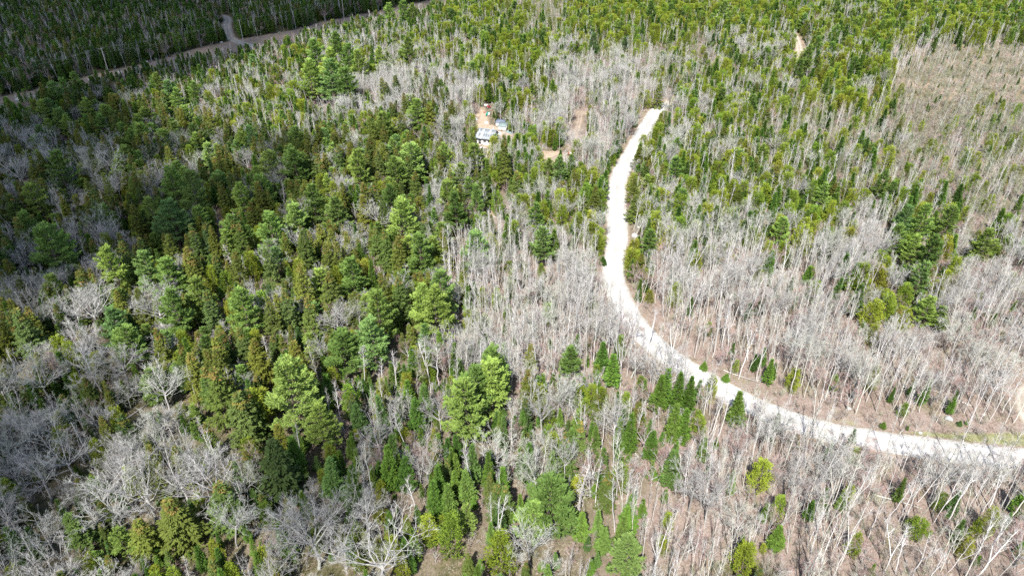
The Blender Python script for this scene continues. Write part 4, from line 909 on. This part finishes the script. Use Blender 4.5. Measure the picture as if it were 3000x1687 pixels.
for k in KINDS:
    idx = [i for i, t in enumerate(TREES) if t['kind'] == k and i not in single]
    if not idx: continue
    _, _, hh, ww, _, _ = KINDS[k]
    me = bpy.data.meshes.new(MASS[k][0]); me.vertices.add(len(idx))
    me.vertices.foreach_set('co', np.array([(TREES[i]['x'], TREES[i]['y'], TREES[i]['z'] - 0.06) for i in idx], np.float32).ravel())
    a = me.attributes.new('turn', 'FLOAT_VECTOR', 'POINT'); a.data.foreach_set('vector', np.array([(TREES[i]['tx'], TREES[i]['ty_'], TREES[i]['rot']) for i in idx], np.float32).ravel())
    a = me.attributes.new('size', 'FLOAT_VECTOR', 'POINT'); a.data.foreach_set('vector', np.array([(TREES[i]['w'] / ww, TREES[i]['w'] / ww, TREES[i]['h'] / hh) for i in idx], np.float32).ravel())
    a = me.attributes.new('pick', 'INT', 'POINT'); a.data.foreach_set('value', np.array([TREES[i]['var'] for i in idx], np.int32))
    o = link(MASS[k][0], me); md = o.modifiers.new('scatter', 'NODES'); md.node_group = scatter_group(PROTO[k][1])
    tag(o, MASS[k][1], kind='stuff')

# ------------------------------------------------------------------ boulders and fallen trunks
def rock_mesh(seed, mat):
    import bmesh
    r = np.random.default_rng(seed); bm = bmesh.new(); bmesh.ops.create_icosphere(bm, subdivisions=3, radius=1.0)
    ax = r.normal(0, 1, (9, 3)); ax /= np.linalg.norm(ax, axis=1)[:, None]; cut = r.uniform(0.55, 0.95, 9)
    for v in bm.verts:
        p = np.array(v.co)
        for a, c in zip(ax, cut):
            d = p @ a
            if d > c: p = p - a * (d - c) * 0.85
        p *= 1 + 0.05 * math.sin(p[0] * 5 + seed) + 0.04 * math.sin(p[1] * 7 + p[2] * 6)
        v.co = p * np.array([1.0, 0.85, 0.62])
    me = bpy.data.meshes.new('boulder'); bm.to_mesh(me); bm.free(); me.materials.append(mat); return me
ROCKS = [rock_mesh(s, M['stone_pale'] if s % 2 else M['stone']) for s in range(6)]
BOULD = [(270, 236, 1.9, 'large pale boulder below the leaning utility pole'), (240, 246, 0.9, 'small grey boulder beside the large pale corridor boulder'), (285, 229, 1.2, 'flat grey boulder just behind the large pale corridor boulder'), (297, 230, 0.8, 'little grey boulder between flat boulder and utility pole'),
         (318, 226, 1.0, 'rounded boulder at the foot of the leaning utility pole'), (352, 214, 1.3, 'pale boulder past the utility pole beside the fir tops'), (57, 293, 1.6, 'pale rounded boulder at the low end of the corridor'), (25, 299, 1.1, 'grey boulder nearest the low corner of the corridor'), (140, 260, 1.0, 'pale boulder on the far edge of the corridor'),
         (8, 312, 0.9, 'dark low boulder at the very end of the corridor'), (205, 250, 0.8, 'brown-stained boulder alone in the corridor brush'), (430, 182, 0.8, 'white stone in the narrow part of the corridor'), (648, 126, 1.1, 'white boulder beside the shaded dirt road corner'), (632, 116, 1.3, 'pale ledge boulder under trees by the dirt road'), (758, 101, 0.9, 'pale boulder in the far corridor past the dirt road'),
         (2779, 1228, 0.85, 'grey-blue boulder on the leaf litter by the grassy verge'), (2966, 1039, 0.9, 'smooth white boulder beside the pale side track'), (2883, 1214, 0.45, 'small white stone in leaf litter under leaning birches'), (2655, 1204, 0.55, 'pale flat stone in leaf litter near the grey boulder'), (2488, 1198, 0.5, 'pale stone among the bare trunks above the road'),
         (1862, 692, 1.2, 'pale boulder on the bank beside the straight road'), (1858, 742, 0.8, 'white rock under the young pine beside the road'), (1873, 668, 0.8, 'pinkish rock on the bank beside the straight road'), (1433, 580, 0.9, 'pale round boulder above the sandy pit'), (2697, 1268, 0.4, 'small white stone on the grassy verge'), (1252, 296, 1.5, 'white ledge rock uphill of the cabin'), (1338, 278, 1.6, 'white ledge rock behind the cabin trees'), (1385, 372, 1.0, 'pale boulder beside the cabin wall')]
for q, (px, py, s, lab) in enumerate(BOULD):
    x, y, z = G(px, py)
    tag(link('boulder', ROCKS[(q % 3) * 2 + (0 if ('grey' in lab or 'dark' in lab or 'brown' in lab) else 1)], None, (x, y, z + 0.12 * s), (0, 0, q * 1.7), (s, s, s * 0.9)), lab, 'boulder', 'boulders')
def log_mesh(seed):
    r = np.random.default_rng(seed); mb = MB(); q, _ = grow(r, [0, 0, 0.14], [1, 0, 0.015], 7.5, 7, 0.0, 0.04)
    mb.tube(q, np.linspace(0.15, 0.04, 8), 6)
    for k in range(6):
        p = q[r.integers(2, 8)]; mb.tube(np.array([p, p + r.normal(0, 0.5, 3) + np.array([0.5, 0, 0.35])]), [0.04, 0.01], 3)
    return mb.mesh('log', [M['dead']], True)
LOGS = [log_mesh(s) for s in range(4)]
LOGP = [(1612, 622, 0.3, 'fallen pale trunk beside the sandy pit'), (1585, 640, -0.2, 'fallen grey trunk below the sandy pit'), (2120, 1085, -0.7, 'fallen trunk under birches above the roadside fir'), (2720, 990, 0.6, 'fallen trunk amid the pale hillside birches'), (1870, 1340, 2.0, 'leaning fallen trunk below the roadside fir row'), (350, 1240, 0.9, 'fallen trunk amid the pale maple cluster'),
        (150, 1120, 0.2, 'fallen trunk at the shaded maple stand'), (2250, 1480, 1.1, 'fallen trunk below the road beside yellow cedar'), (2560, 1450, -0.4, 'fallen trunk in brush below the road'), (1060, 1400, 0.5, 'fallen trunk in the dark gap between firs'), (2845, 1190, 2.4, 'fallen crooked trunk behind the grey boulder'), (1460, 640, 2.7, 'weathered trunk lying at the pit edge')]
for q, (px, py, a, lab) in enumerate(LOGP):
    x, y, z = G(px, py); tag(link('fallen_log', LOGS[q % 4], None, (x, y, z), (0, 0, a)), lab, 'log', 'fallen trunks')

# ------------------------------------------------------------------ power line
def solve_h(bx, by, ty):
    x, y, z = G(bx, by); lo, hi = 1.0, 40.0
    for _ in range(40):
        h = (lo + hi) / 2
        if project(x, y, z + h)[1] > ty: lo = h
        else: hi = h
    return x, y, z, h
POLES = []
for (bx, by, ty, lab) in [(-215, 352, 262, 'utility pole at the low end of the corridor'), (322, 224, 140, 'leaning utility pole with crossarm above corridor boulders'), (717, 142, 58, 'dark utility pole beside the shaded dirt road'), (1010, 68, -8, 'far utility pole high up the corridor')]:
    x, y, z, h = solve_h(bx, by, ty); h = min(max(h, 11), 15)
    e = tag(link('utility_pole', None, None, (x, y, z)), lab, 'utility pole', 'utility poles along the corridor')
    dirc = COR_FAR[-1] - COR_FAR[0]; yaw = math.atan2(dirc[1], dirc[0]) + math.pi / 2; e.rotation_euler = (0, 0, yaw)
    mb = MB(); mb.tube(np.array([[0, 0, -0.3], [0, 0, h * 0.5], [0, 0, h]]), [0.19, 0.16, 0.12], 8); link('post', mb.mesh('post', [M['pole']], True), e)
    mb = MB(); mb.box((0.14, 0, h - 0.5), (0.12, 2.6, 0.14)); mb.box((0.14, 0.45, h - 0.85), (0.05, 0.06, 0.95), Matrix.Rotation(0.8, 3, 'X')); mb.box((0.14, -0.45, h - 0.85), (0.05, 0.06, 0.95), Matrix.Rotation(-0.8, 3, 'X'))
    link('crossarm', mb.mesh('crossarm', [M['pole']]), e)
    pts = []
    for yy, zz in ((-1.2, h - 0.2), (0.0, h + 0.2), (1.2, h - 0.2), (0.0, h - 2.2)):
        mb = MB(); mb.tube(np.array([[0, 0, -0.22], [0, 0, -0.1], [0, 0, 0.0], [0, 0, 0.06]]), [0.03, 0.09, 0.09, 0.04], 6)
        link('insulator', mb.mesh('insulator', [M['ceramic']]), e, (0.14, yy, zz))
        c, s = math.cos(yaw), math.sin(yaw); pts.append(np.array([x + c * 0.14 - s * yy, y + s * 0.14 + c * yy, z + zz + 0.05]))
    POLES.append(pts)
SPAN = ['between the low corridor end and the leaning pole', 'between the leaning pole and the dirt road pole', 'between the dirt road pole and the far pole']
WIREN = ['outer', 'topmost', 'inner', 'lowest']
for a in range(3):
    for k in range(4):
        p0, p1 = POLES[a][k], POLES[a + 1][k]; t = np.linspace(0, 1, 17)[:, None]
        q = p0 + (p1 - p0) * t; q[:, 2] -= (4 * t * (1 - t))[:, 0] * np.linalg.norm(p1 - p0) * 0.018
        mb = MB(); mb.tube(q, np.full(17, 0.018), 4); tag(link('overhead_cable', mb.mesh('cable', [M['wire']])), f'{WIREN[k]} overhead cable {SPAN[a]}', 'cable', 'overhead cables')

# ------------------------------------------------------------------ the cabin and its yard
M['metal'] = mat_plain('grey_metal_sheet', (0.17, 0.185, 0.20), 0.55, 0.22, 0.9, 0.4)
M['metal_pale'] = mat_plain('pale_metal_sheet', (0.33, 0.36, 0.39), 0.5, 0.15, 0.9, 0.4)
M['siding'] = mat_plain('white_siding', (0.60, 0.58, 0.56), 0.8, 0.08, 2.0)
M['dark'] = mat_plain('dark_glass', (0.03, 0.035, 0.04), 0.2, 0.1, 2.0, 0.5)
M['trim'] = mat_plain('dark_trim', (0.06, 0.07, 0.08), 0.6, 0.1)
M['shed_roof'] = mat_plain('slate_blue_roofing', (0.13, 0.15, 0.20), 0.8, 0.15, 2.0)
M['shed_roof2'] = mat_plain('green_grey_roofing', (0.15, 0.19, 0.19), 0.8, 0.15, 2.0)
M['wood'] = mat_plain('weathered_boards', (0.36, 0.31, 0.26), 0.9, 0.2, 3.0)
M['teal'] = mat_plain('teal_hull', (0.0, 0.24, 0.17), 0.4, 0.08, 2.0, 0.4)
M['red'] = mat_plain('red_paint', (0.42, 0.05, 0.06), 0.5, 0.15, 3.0, 0.4)
M['rust'] = mat_plain('rusty_steel', (0.30, 0.12, 0.075), 0.85, 0.3, 4.0)
M['white'] = mat_plain('white_sheet', (0.42, 0.42, 0.41), 0.6, 0.06, 3.0)
M['tyre'] = mat_plain('black_rubber', (0.025, 0.025, 0.025), 0.8, 0.1)
M['blue'] = mat_plain('blue_plastic', (0.03, 0.08, 0.42), 0.5, 0.1)
M['steel'] = mat_plain('steel', (0.4, 0.4, 0.42), 0.4, 0.1, 3.0, 0.5, 0.6)

hx, hy, hz = G(1419, 424); hz -= 0.05
HR = math.radians(-18)
cabin = tag(link('cabin', None, None, (hx, hy, hz), (0, 0, HR)), 'small white cabin with wide grey metal roof in a tan yard', 'cabin')
CWD, CDP, WH, RH = 6.4, 6.2, 2.4, 4.5      # x from -3.2 to 3.2, front wall at y = 0
def part(name, mb, mat, parent, **kw): return link(name, mb.mesh(name, [mat] if not isinstance(mat, list) else mat), parent, **kw)
mb = MB(); mb.box((0, 0, WH / 2), (CWD, 0.14, WH)); front = part('wall', mb, M['siding'], cabin)
for i in range(11):
    mb = MB(); mb.box((0, -0.085, 0.12 + i * 0.212), (CWD + 0.02, 0.03, 0.195)); part('plank', mb, M['siding'], front)
mb = MB(); mb.box((0, CDP, WH / 2), (CWD, 0.14, WH)); part('wall', mb, M['siding'], cabin)
for s in (-1, 1):
    mb = MB(); mb.box((s * (CWD / 2 - 0.07), CDP / 2, WH / 2), (0.14, CDP - 0.14, WH))
    xg = s * (CWD / 2 - 0.07)
    V = [(xg - 0.07, 0.05, WH), (xg - 0.07, CDP - 0.05, WH), (xg - 0.07, CDP * 0.62, RH - 0.12), (xg + 0.07, 0.05, WH), (xg + 0.07, CDP - 0.05, WH), (xg + 0.07, CDP * 0.62, RH - 0.12)]
    mb.indexed(V, [(0, 1, 2), (3, 5, 4), (0, 2, 5), (0, 5, 3), (1, 4, 5), (1, 5, 2)])
    part('wall', mb, M['siding'], cabin)
# roof: front and back slope, each a deck with overlapping metal sheets and standing ribs
ry = CDP * 0.62
def slope(y0, z0, y1, z1, nm):
    L_ = math.hypot(y1 - y0, z1 - z0); a = math.atan2(z1 - z0, y1 - y0)
    o = link(nm, None, cabin)
    mb = MB(); mb.box((0, 0, 0), (CWD + 0.7, L_, 0.1)); o.data = None
    bpy.data.objects.remove(o)
    o = link(nm, mb.mesh(nm, [M['trim']]), cabin, (0, (y0 + y1) / 2, (z0 + z1) / 2), (a, 0, 0))
    n = 8; pw = (CWD + 0.74) / n
    for i in range(n):
        for j in range(2):
            b_ = MB(); b_.box((0, 0, 0), (pw - 0.02, L_ / 2 + 0.06, 0.02))
            link('metal_sheet', b_.mesh('metal_sheet', [M['metal_pale'] if (i in (0, 2) or (i == 5 and j)) else M['metal']]), o, ((i - n / 2 + 0.5) * pw, (j - 0.5) * L_ / 2, 0.064 + 0.012 * j), (0.004 * (1 - 2 * j), 0, 0))
        b_ = MB(); b_.box((0, 0, 0), (0.10, L_ + 0.1, 0.06)); link('rib', b_.mesh('rib', [M['metal_pale']]), o, ((i - n / 2) * pw + 0.03, 0, 0.10))
    return o
slope(-0.55, WH - 0.05, ry, RH, 'roof'); slope(CDP + 0.45, WH + 0.05, ry + 0.02, RH, 'roof')
mb = MB(); mb.box((0, ry, RH + 0.13), (CWD + 0.74, 0.36, 0.06)); part('ridge_cap', mb, M['metal_pale'], cabin)
mb = MB(); mb.box((0, -0.62, WH - 0.13), (CWD + 0.74, 0.06, 0.20)); part('fascia', mb, M['trim'], cabin)
def window(x, z, w, h):
    mb = MB(); t = 0.07
    for (cx_, cz_, sw, sh_) in ((0, h / 2, w + 2 * t, t), (0, -h / 2, w + 2 * t, t), (-w / 2 - t / 2, 0, t, h - t), (w / 2 + t / 2, 0, t, h - t), (0, 0, 0.04, h - t)): mb.box((cx_, 0, cz_), (sw, 0.07, sh_))
    o = link('window', mb.mesh('window', [M['white']]), cabin, (x, -0.12, z))
    mb = MB(); mb.box((0, 0.012, 0), (w, 0.03, h)); link('pane', mb.mesh('pane', [M['dark']]), o)
window(1.9, 1.45, 0.9, 0.8); window(0.2, 1.45, 0.9, 0.8)
mb = MB(); mb.box((0, 0, 1.0), (0.9, 0.06, 2.0)); d_ = link('door', mb.mesh('door', [M['trim']]), cabin, (-1.7, -0.13, 0))
mb = MB(); mb.box((0.32, -0.06, 1.0), (0.05, 0.06, 0.14)); link('handle', mb.mesh('handle', [M['steel']]), d_)
for x_ in (-2.9, -0.6):
    mb = MB(); mb.box((x_, -1.5, 0.12), (0.12, 0.12, 0.24)); mb.box((x_, -1.5, 0.85), (0.09, 0.09, 1.2)); part('porch_post', mb, M['wood'], cabin)
for i in range(8):
    mb = MB(); mb.box((-1.75, -0.28 - i * 0.175, 0.22), (2.6, 0.16, 0.05)); part('porch_board', mb, M['wood'], cabin)
mb = MB(); mb.tube(np.array([[1.9, 4.6, 3.0], [1.9, 4.6, 5.2]]), [0.1, 0.1], 8); mb.tube(np.array([[1.9, 4.6, 5.2], [1.9, 4.6, 5.35]]), [0.17, 0.14], 8); part('stovepipe', mb, M['steel'], cabin)

def shed(px, py, w, d, h, rise, rot, roofmat, lab):
    x, y, z = G(px, py); e = tag(link('shed', None, None, (x, y, z - 0.05), (0, 0, rot)), lab, 'shed')
    for (cx_, cy_, sx2, sy2) in ((0, 0, w, 0.1), (0, d, w, 0.1), (-w / 2 + 0.05, d / 2, 0.1, d - 0.1), (w / 2 - 0.05, d / 2, 0.1, d - 0.1)):
        mb = MB(); mb.box((cx_, cy_, h / 2), (sx2, sy2, h)); part('wall', mb, M['siding'], e)
    a = math.atan2(rise, d); mb = MB(); mb.box((0, 0, 0), (w + 0.4, d / math.cos(a) + 0.5, 0.08))
    r_ = link('roof', mb.mesh('roof', [roofmat]), e, (0, d / 2, h + rise / 2 + 0.06), (a, 0, 0))
    for i in range(4):
        b_ = MB(); b_.box(((i - 1.5) * w / 3.3, 0, 0.055), (0.05, d / math.cos(a) + 0.46, 0.03)); link('batten', b_.mesh('batten', [roofmat]), r_)
    mb = MB(); mb.box((0, -0.06, 0.85), (0.8, 0.05, 1.7)); d2 = part('door', mb, M['wood'], e); mb = MB(); mb.box((0.3, -0.1, 0.9), (0.04, 0.05, 0.12)); part('handle', mb, M['steel'], d2)
    return e
shed(1470, 385, 3.0, 2.6, 1.9, 0.7, HR, M['shed_roof2'], 'low white shed with grey-green roof beside the cabin')
shed(1464, 374, 3.2, 2.2, 1.9, 0.5, HR, M['shed_roof'], 'dark slate-roofed lean-to shed behind the cabin corner')
# overturned canoe
mb = MB(); n = 15; ts = np.linspace(-1, 1, n); Vc = []
for t in ts:
    wdt = 0.46 * (1 - abs(t) ** 2.4) + 0.01; hh_ = 0.36 + 0.12 * abs(t) ** 3
    for a in np.linspace(0, math.pi, 9): Vc.append((wdt * math.cos(a), t * 2.4, hh_ * math.sin(a) ** 0.7))
Fc = []
for i in range(n - 1):
    for k in range(8): a_ = i * 9 + k; Fc += [(a_, a_ + 1, a_ + 10), (a_, a_ + 10, a_ + 9)]
mb.indexed(Vc, Fc)
x, y, z = G(1427, 336); can = tag(link('canoe', None, None, (x, y, z + 0.22), (0, 0, -0.15)), 'overturned teal canoe on the tan yard behind the cabin', 'canoe'); part('hull', mb, M['teal'], can)
mb = MB(); mb.box((0, 0, 0.475), (0.05, 4.1, 0.03)); 
part('keel', mb, M['trim'], can)
for yy in (-1.2, 1.2):
    mb = MB(); mb.box((0, yy, -0.1), (1.1, 0.12, 0.22)); tag(link('timber_block', mb.mesh('timber_block', [M['wood']]), None, (x, y, z)), 'timber block under the %s end of the canoe' % ('near' if yy < 0 else 'far'), 'timber')
    bpy.context.scene.objects[-1] if False else None
# red tractor, white chests, rubbish
def wheel(parent, loc, R, wd):
    mb = MB(); an = np.linspace(0, 2 * math.pi, 15)[:-1]
    V = [(s * wd / 2, R * q * math.cos(a), R * q * math.sin(a)) for s in (-1, 1) for q in (1.0, 0.55) for a in an]; k = 14; Fw = []
    for i in range(k):
        j = (i + 1) % k
        Fw += [(i, j, k + j), (i, k + j, k + i), (2 * k + i, 3 * k + j, 2 * k + j), (2 * k + i, 3 * k + i, 3 * k + j), (i, 2 * k + j, j), (i, 2 * k + i, 2 * k + j)]
    mb.indexed(V, Fw); w_ = link('wheel', mb.mesh('wheel', [M['tyre']]), parent, loc)
    mb = MB(); mb.tube(np.array([[-wd * 0.4, 0, 0], [wd * 0.4, 0, 0]]), [R * 0.56, R * 0.56], 10); link('rim', mb.mesh('rim', [M['white']]), w_)
x, y, z = G(1431, 318); tr = tag(link('tractor', None, None, (x, y, z), (0, 0, 0.5)), 'small red tractor parked at the back of the yard', 'tractor')
mb = MB(); mb.box((0, 0.5, 0.72), (0.6, 1.2, 0.42)); mb.box((0, 1.12, 0.68), (0.5, 0.06, 0.34)); mb.box((0, -0.35, 0.5), (0.7, 0.6, 0.2)); part('body', mb, M['red'], tr)
for s in (-1, 1):
    mb = MB(); mb.box((s * 0.45, -0.4, 0.98), (0.3, 0.75, 0.05)); mb.box((s * 0.45, -0.76, 0.85), (0.3, 0.05, 0.26)); part('fender', mb, M['red'], tr)
    wheel(tr, (s * 0.52, -0.4, 0.48), 0.48, 0.28); wheel(tr, (s * 0.45, 0.85, 0.3), 0.3, 0.2)
mb = MB(); mb.box((0, -0.4, 0.95), (0.45, 0.42, 0.1)); mb.box((0, -0.62, 1.15), (0.45, 0.08, 0.4)); part('seat', mb, M['tyre'], tr)
mb = MB(); mb.tube(np.array([[0, 0.0, 0.9], [0, -0.1, 1.25]]), [0.03, 0.03], 6); mb.box((0, -0.11, 1.26), (0.36, 0.36, 0.04)); part('steering_wheel', mb, M['tyre'], tr)
def chest(px, py, s, rot, lab, mat='white'):
    x, y, z = G(px, py); e = tag(link('chest_freezer', None, None, (x, y, z), (0, 0, rot), (s, s, s)), lab, 'freezer')
    mb = MB(); mb.box((0, 0, 0.45), (1.5, 0.75, 0.82)); part('cabinet', mb, M[mat], e); mb = MB(); mb.box((0, 0, 0.91), (1.54, 0.79, 0.08)); part('lid', mb, M[mat], e)
    mb = MB(); mb.box((0, -0.41, 0.86), (0.3, 0.05, 0.05)); part('handle', mb, M['steel'], e)
chest(1416, 309, 1.2, 0.3, 'discarded white chest freezer beside the red tractor'); chest(1424, 313, 1.1, -0.4, 'discarded white freezer tilted between canoe and red drum'); chest(1433, 338, 1.0, 1.4, 'white freezer standing beside the teal canoe')
def drum(px, py, mat, lab, tilt=0.0):
    x, y, z = G(px, py); e = tag(link('drum', None, None, (x, y, z + (0.3 if tilt else 0)), (tilt, 0, 0.4)), lab, 'drum')
    mb = MB(); zz = [0, 0.03, 0.28, 0.31, 0.34, 0.58, 0.61, 0.64, 0.87, 0.9]; rr = [0.29, 0.3, 0.3, 0.32, 0.3, 0.3, 0.32, 0.3, 0.3, 0.27]
    mb.tube(np.array([[0, 0, q] for q in zz]), rr, 12); part('barrel', mb, M[mat], e); mb = MB(); mb.tube(np.array([[0.1, 0.08, 0.89], [0.1, 0.08, 0.94]]), [0.05, 0.05], 8); part('bung', mb, M['steel'], e)
drum(1422, 306, 'red', 'red steel drum behind the white freezers'); drum(1235, 419, 'blue', 'blue plastic drum in the woods left of the cabin'); drum(1418, 330, 'rust', 'rusty drum lying beside the teal canoe', 1.5)
def tarp(px, py, w, d, h, seed, mat, lab):
    r = np.random.default_rng(seed); n = 14; u = np.linspace(-1, 1, n); U, V2 = np.meshgrid(u, u)
    zt = h * np.clip(1 - np.maximum(abs(U), abs(V2)) ** 2.2, 0, 1) * (0.75 + 0.5 * r.random((n, n))) + 0.03
    mb = MB(); i0 = (np.arange(n - 1)[:, None] * n + np.arange(n - 1)[None]).ravel()
    mb.indexed(np.stack([(U * w / 2 + r.normal(0, 0.05, U.shape)).ravel(), (V2 * d / 2 + r.normal(0, 0.05, U.shape)).ravel(), zt.ravel()], 1), np.concatenate([np.stack([i0, i0 + 1, i0 + n + 1], 1), np.stack([i0, i0 + n + 1, i0 + n], 1)]))
    x, y, z = G(px, py); tag(link('tarpaulin', mb.mesh('tarpaulin', [M[mat]]), None, (x, y, z + 0.02), (0, 0, r.uniform(0, 3))), lab, 'tarp', 'tarps around the cabin')
tarp(1386, 350, 3.5, 2.6, 0.8, 1, 'white', 'white crumpled tarp over a heap left of the yard'); tarp(1382, 364, 3.0, 3.0, 0.7, 2, 'white', 'white crumpled tarp touching the cabin roof corner'); tarp(1462, 392, 3.2, 2.0, 0.5, 3, 'white', 'white tarp in front of the low shed')
tarp(1494, 388, 3.6, 2.4, 0.6, 4, 'shed_roof2', 'pale grey-green tarp beside the shed birches'); tarp(1412, 434, 1.6, 1.2, 0.5, 5, 'white', 'small white tarp in front of the cabin porch'); tarp(1425, 360, 2.2, 1.4, 0.5, 6, 'white', 'white tarp behind the cabin ridge')
# rusty trailer in the driveway clearing
x, y, z = G(1676, 456); tl = tag(link('trailer', None, None, (x, y, z), (0, 0, 0.2)), 'rusty utility trailer with pale load in the driveway clearing', 'trailer')
mb = MB(); mb.box((0, 0, 0.6), (2.6, 1.5, 0.08)); part('bed', mb, M['wood'], tl)
for (cx_, cy_, sx2, sy2) in ((0, 0.75, 2.6, 0.05), (0, -0.75, 2.6, 0.05), (1.3, 0, 0.05, 1.5), (-1.3, 0, 0.05, 1.5)):
    mb = MB(); mb.box((cx_, cy_, 0.85), (sx2, sy2, 0.45)); part('side_board', mb, M['rust'], tl)
mb = MB(); mb.tube(np.array([[1.3, 0, 0.5], [2.6, 0, 0.4]]), [0.05, 0.05], 6); part('drawbar', mb, M['rust'], tl)
for s in (-1, 1): 
    w_e = link('axle_end', None, tl, (0, s * 0.88, 0.34), (0, 0, math.pi / 2)); bpy.data.objects.remove(w_e)
    wheel(tl, (0, s * 0.9, 0.34), 0.34, 0.2); tl.children[-1].rotation_euler = (0, 0, math.pi / 2)
tarp(1676, 455, 2.0, 1.1, 0.5, 8, 'white', 'pale tarp heaped on the rusty trailer'); bpy.data.objects[[o.name for o in COL.objects if o.name.startswith('tarpaulin')][-1]].location.z += 0.64

# ------------------------------------------------------------------ the cloud whose shade lies over the upper left of the photograph
m, nt, nodes, L = new_mat('cloud_vapour'); out = N(nt, 'ShaderNodeOutputMaterial'); tb = N(nt, 'ShaderNodeBsdfTransparent'); db = N(nt, 'ShaderNodeBsdfDiffuse'); db.inputs[0].default_value = (0.85, 0.86, 0.88, 1)
mx = N(nt, 'ShaderNodeMixShader'); mx.inputs[0].default_value = 0.37; L.new(tb.outputs[0], mx.inputs[1]); L.new(db.outputs[0], mx.inputs[2]); L.new(mx.outputs[0], out.inputs[0]); M['cloud'] = m
def puffs(poly_px, spacing, rlo, rhi, keep_p, seed, inset):
    P = gpoly(poly_px); r = np.random.default_rng(seed)
    lo, hi = P.min(0), P.max(0); xs = np.arange(lo[0], hi[0], spacing); ys = np.arange(lo[1], hi[1], spacing)
    A, B = np.meshgrid(xs, ys); A = (A + r.uniform(-0.45, 0.45, A.shape) * spacing).ravel(); B = (B + r.uniform(-0.45, 0.45, B.shape) * spacing).ravel()
    s = inside(P, A, B) & (r.random(A.shape) < keep_p); A, B = A[s], B[s]
    d = dist_line(np.vstack([P, P[:1]]), A, B); out_ = []
    for a, b_, dd in zip(A, B, d):
        rad = min(r.uniform(rlo, rhi), max(rlo * 0.55, dd + 9) if inset else 1e9)
        out_.append((a, b_, rad))
    return out_
DARK = [(-1500, 1500), (-560, 1300), (-120, 1120), (60, 1000), (170, 920), (300, 850), (420, 790), (520, 730), (590, 640), (560, 530), (500, 450), (450, 400), (420, 350), (440, 300), (500, 262), (640, 230), (750, 192), (815, 146), (875, 108), (970, 90), (1090, 68), (1190, 42), (1310, -4), (1420, -60), (1000, -90), (0, -80), (-1200, 60), (-1800, 700)]
HALF = [(480, 440), (640, 415), (850, 430), (1000, 450), (970, 540), (890, 640), (780, 700), (660, 720), (560, 730)]
LOWL = [(-200, 1150), (200, 1080), (500, 1180), (900, 1250), (1300, 1300), (1700, 1480), (1900, 1760), (-300, 1800)]
PUFF = puffs(DARK, 18, 14, 25, 1.0, 1, True) + puffs(HALF, 14, 8, 13, 0.7, 2, True) + puffs(LOWL, 22, 12, 19, 0.5, 3, False)
import bmesh
bm = bmesh.new(); bmesh.ops.create_icosphere(bm, subdivisions=2, radius=1.0); SV = np.array([v.co[:] for v in bm.verts]); SF = np.array([[v.index for v in f.verts] for f in bm.faces]); bm.free()
cb = MB(); rc = np.random.default_rng(5); ALT = 820.0; sd = np.array(SUN_DIR); sd = sd / sd[2]
for (a, b_, rad) in PUFF:
    alt = ALT + rc.uniform(-25, 25); q = SV * (1 + 0.16 * np.sin(SV[:, [1, 2, 0]] * 3.1 + rc.uniform(0, 6, 3)) + 0.08 * np.sin(SV[:, [2, 0, 1]] * 7 + rc.uniform(0, 6, 3)))
    cb.indexed(q * np.array([rad, rad * 0.95, rad * 0.6]) + np.array([a, b_, 0]) + sd * alt, SF)
tag(link('clouds', cb.mesh('clouds', [M['cloud']], True)), 'broken white cloud drifting high above the forest', kind='stuff')

me = bpy.data.meshes.new('leaf_litter'); n = len(LIT[0]); me.vertices.add(n)
me.vertices.foreach_set('co', np.column_stack([LIT[0], LIT[1], terr(LIT[0], LIT[1]) - 0.03]).astype(np.float32).ravel())
sc_ = rs.uniform(0.6, 1.5, n)
me.attributes.new('turn', 'FLOAT_VECTOR', 'POINT').data.foreach_set('vector', np.column_stack([np.zeros(n), np.zeros(n), rs.uniform(0, 6.28, n)]).astype(np.float32).ravel())
me.attributes.new('size', 'FLOAT_VECTOR', 'POINT').data.foreach_set('vector', np.column_stack([sc_, sc_, sc_ * rs.uniform(0.5, 1.1, n)]).astype(np.float32).ravel())
me.attributes.new('pick', 'INT', 'POINT').data.foreach_set('value', LIT[2].astype(np.int32))
o = link('leaf_litter', me); md = o.modifiers.new('scatter', 'NODES'); md.node_group = scatter_group(TC); tag(o, 'dead fern, twigs and low greenery over the forest floor', kind='stuff')
print('LITTER', n)
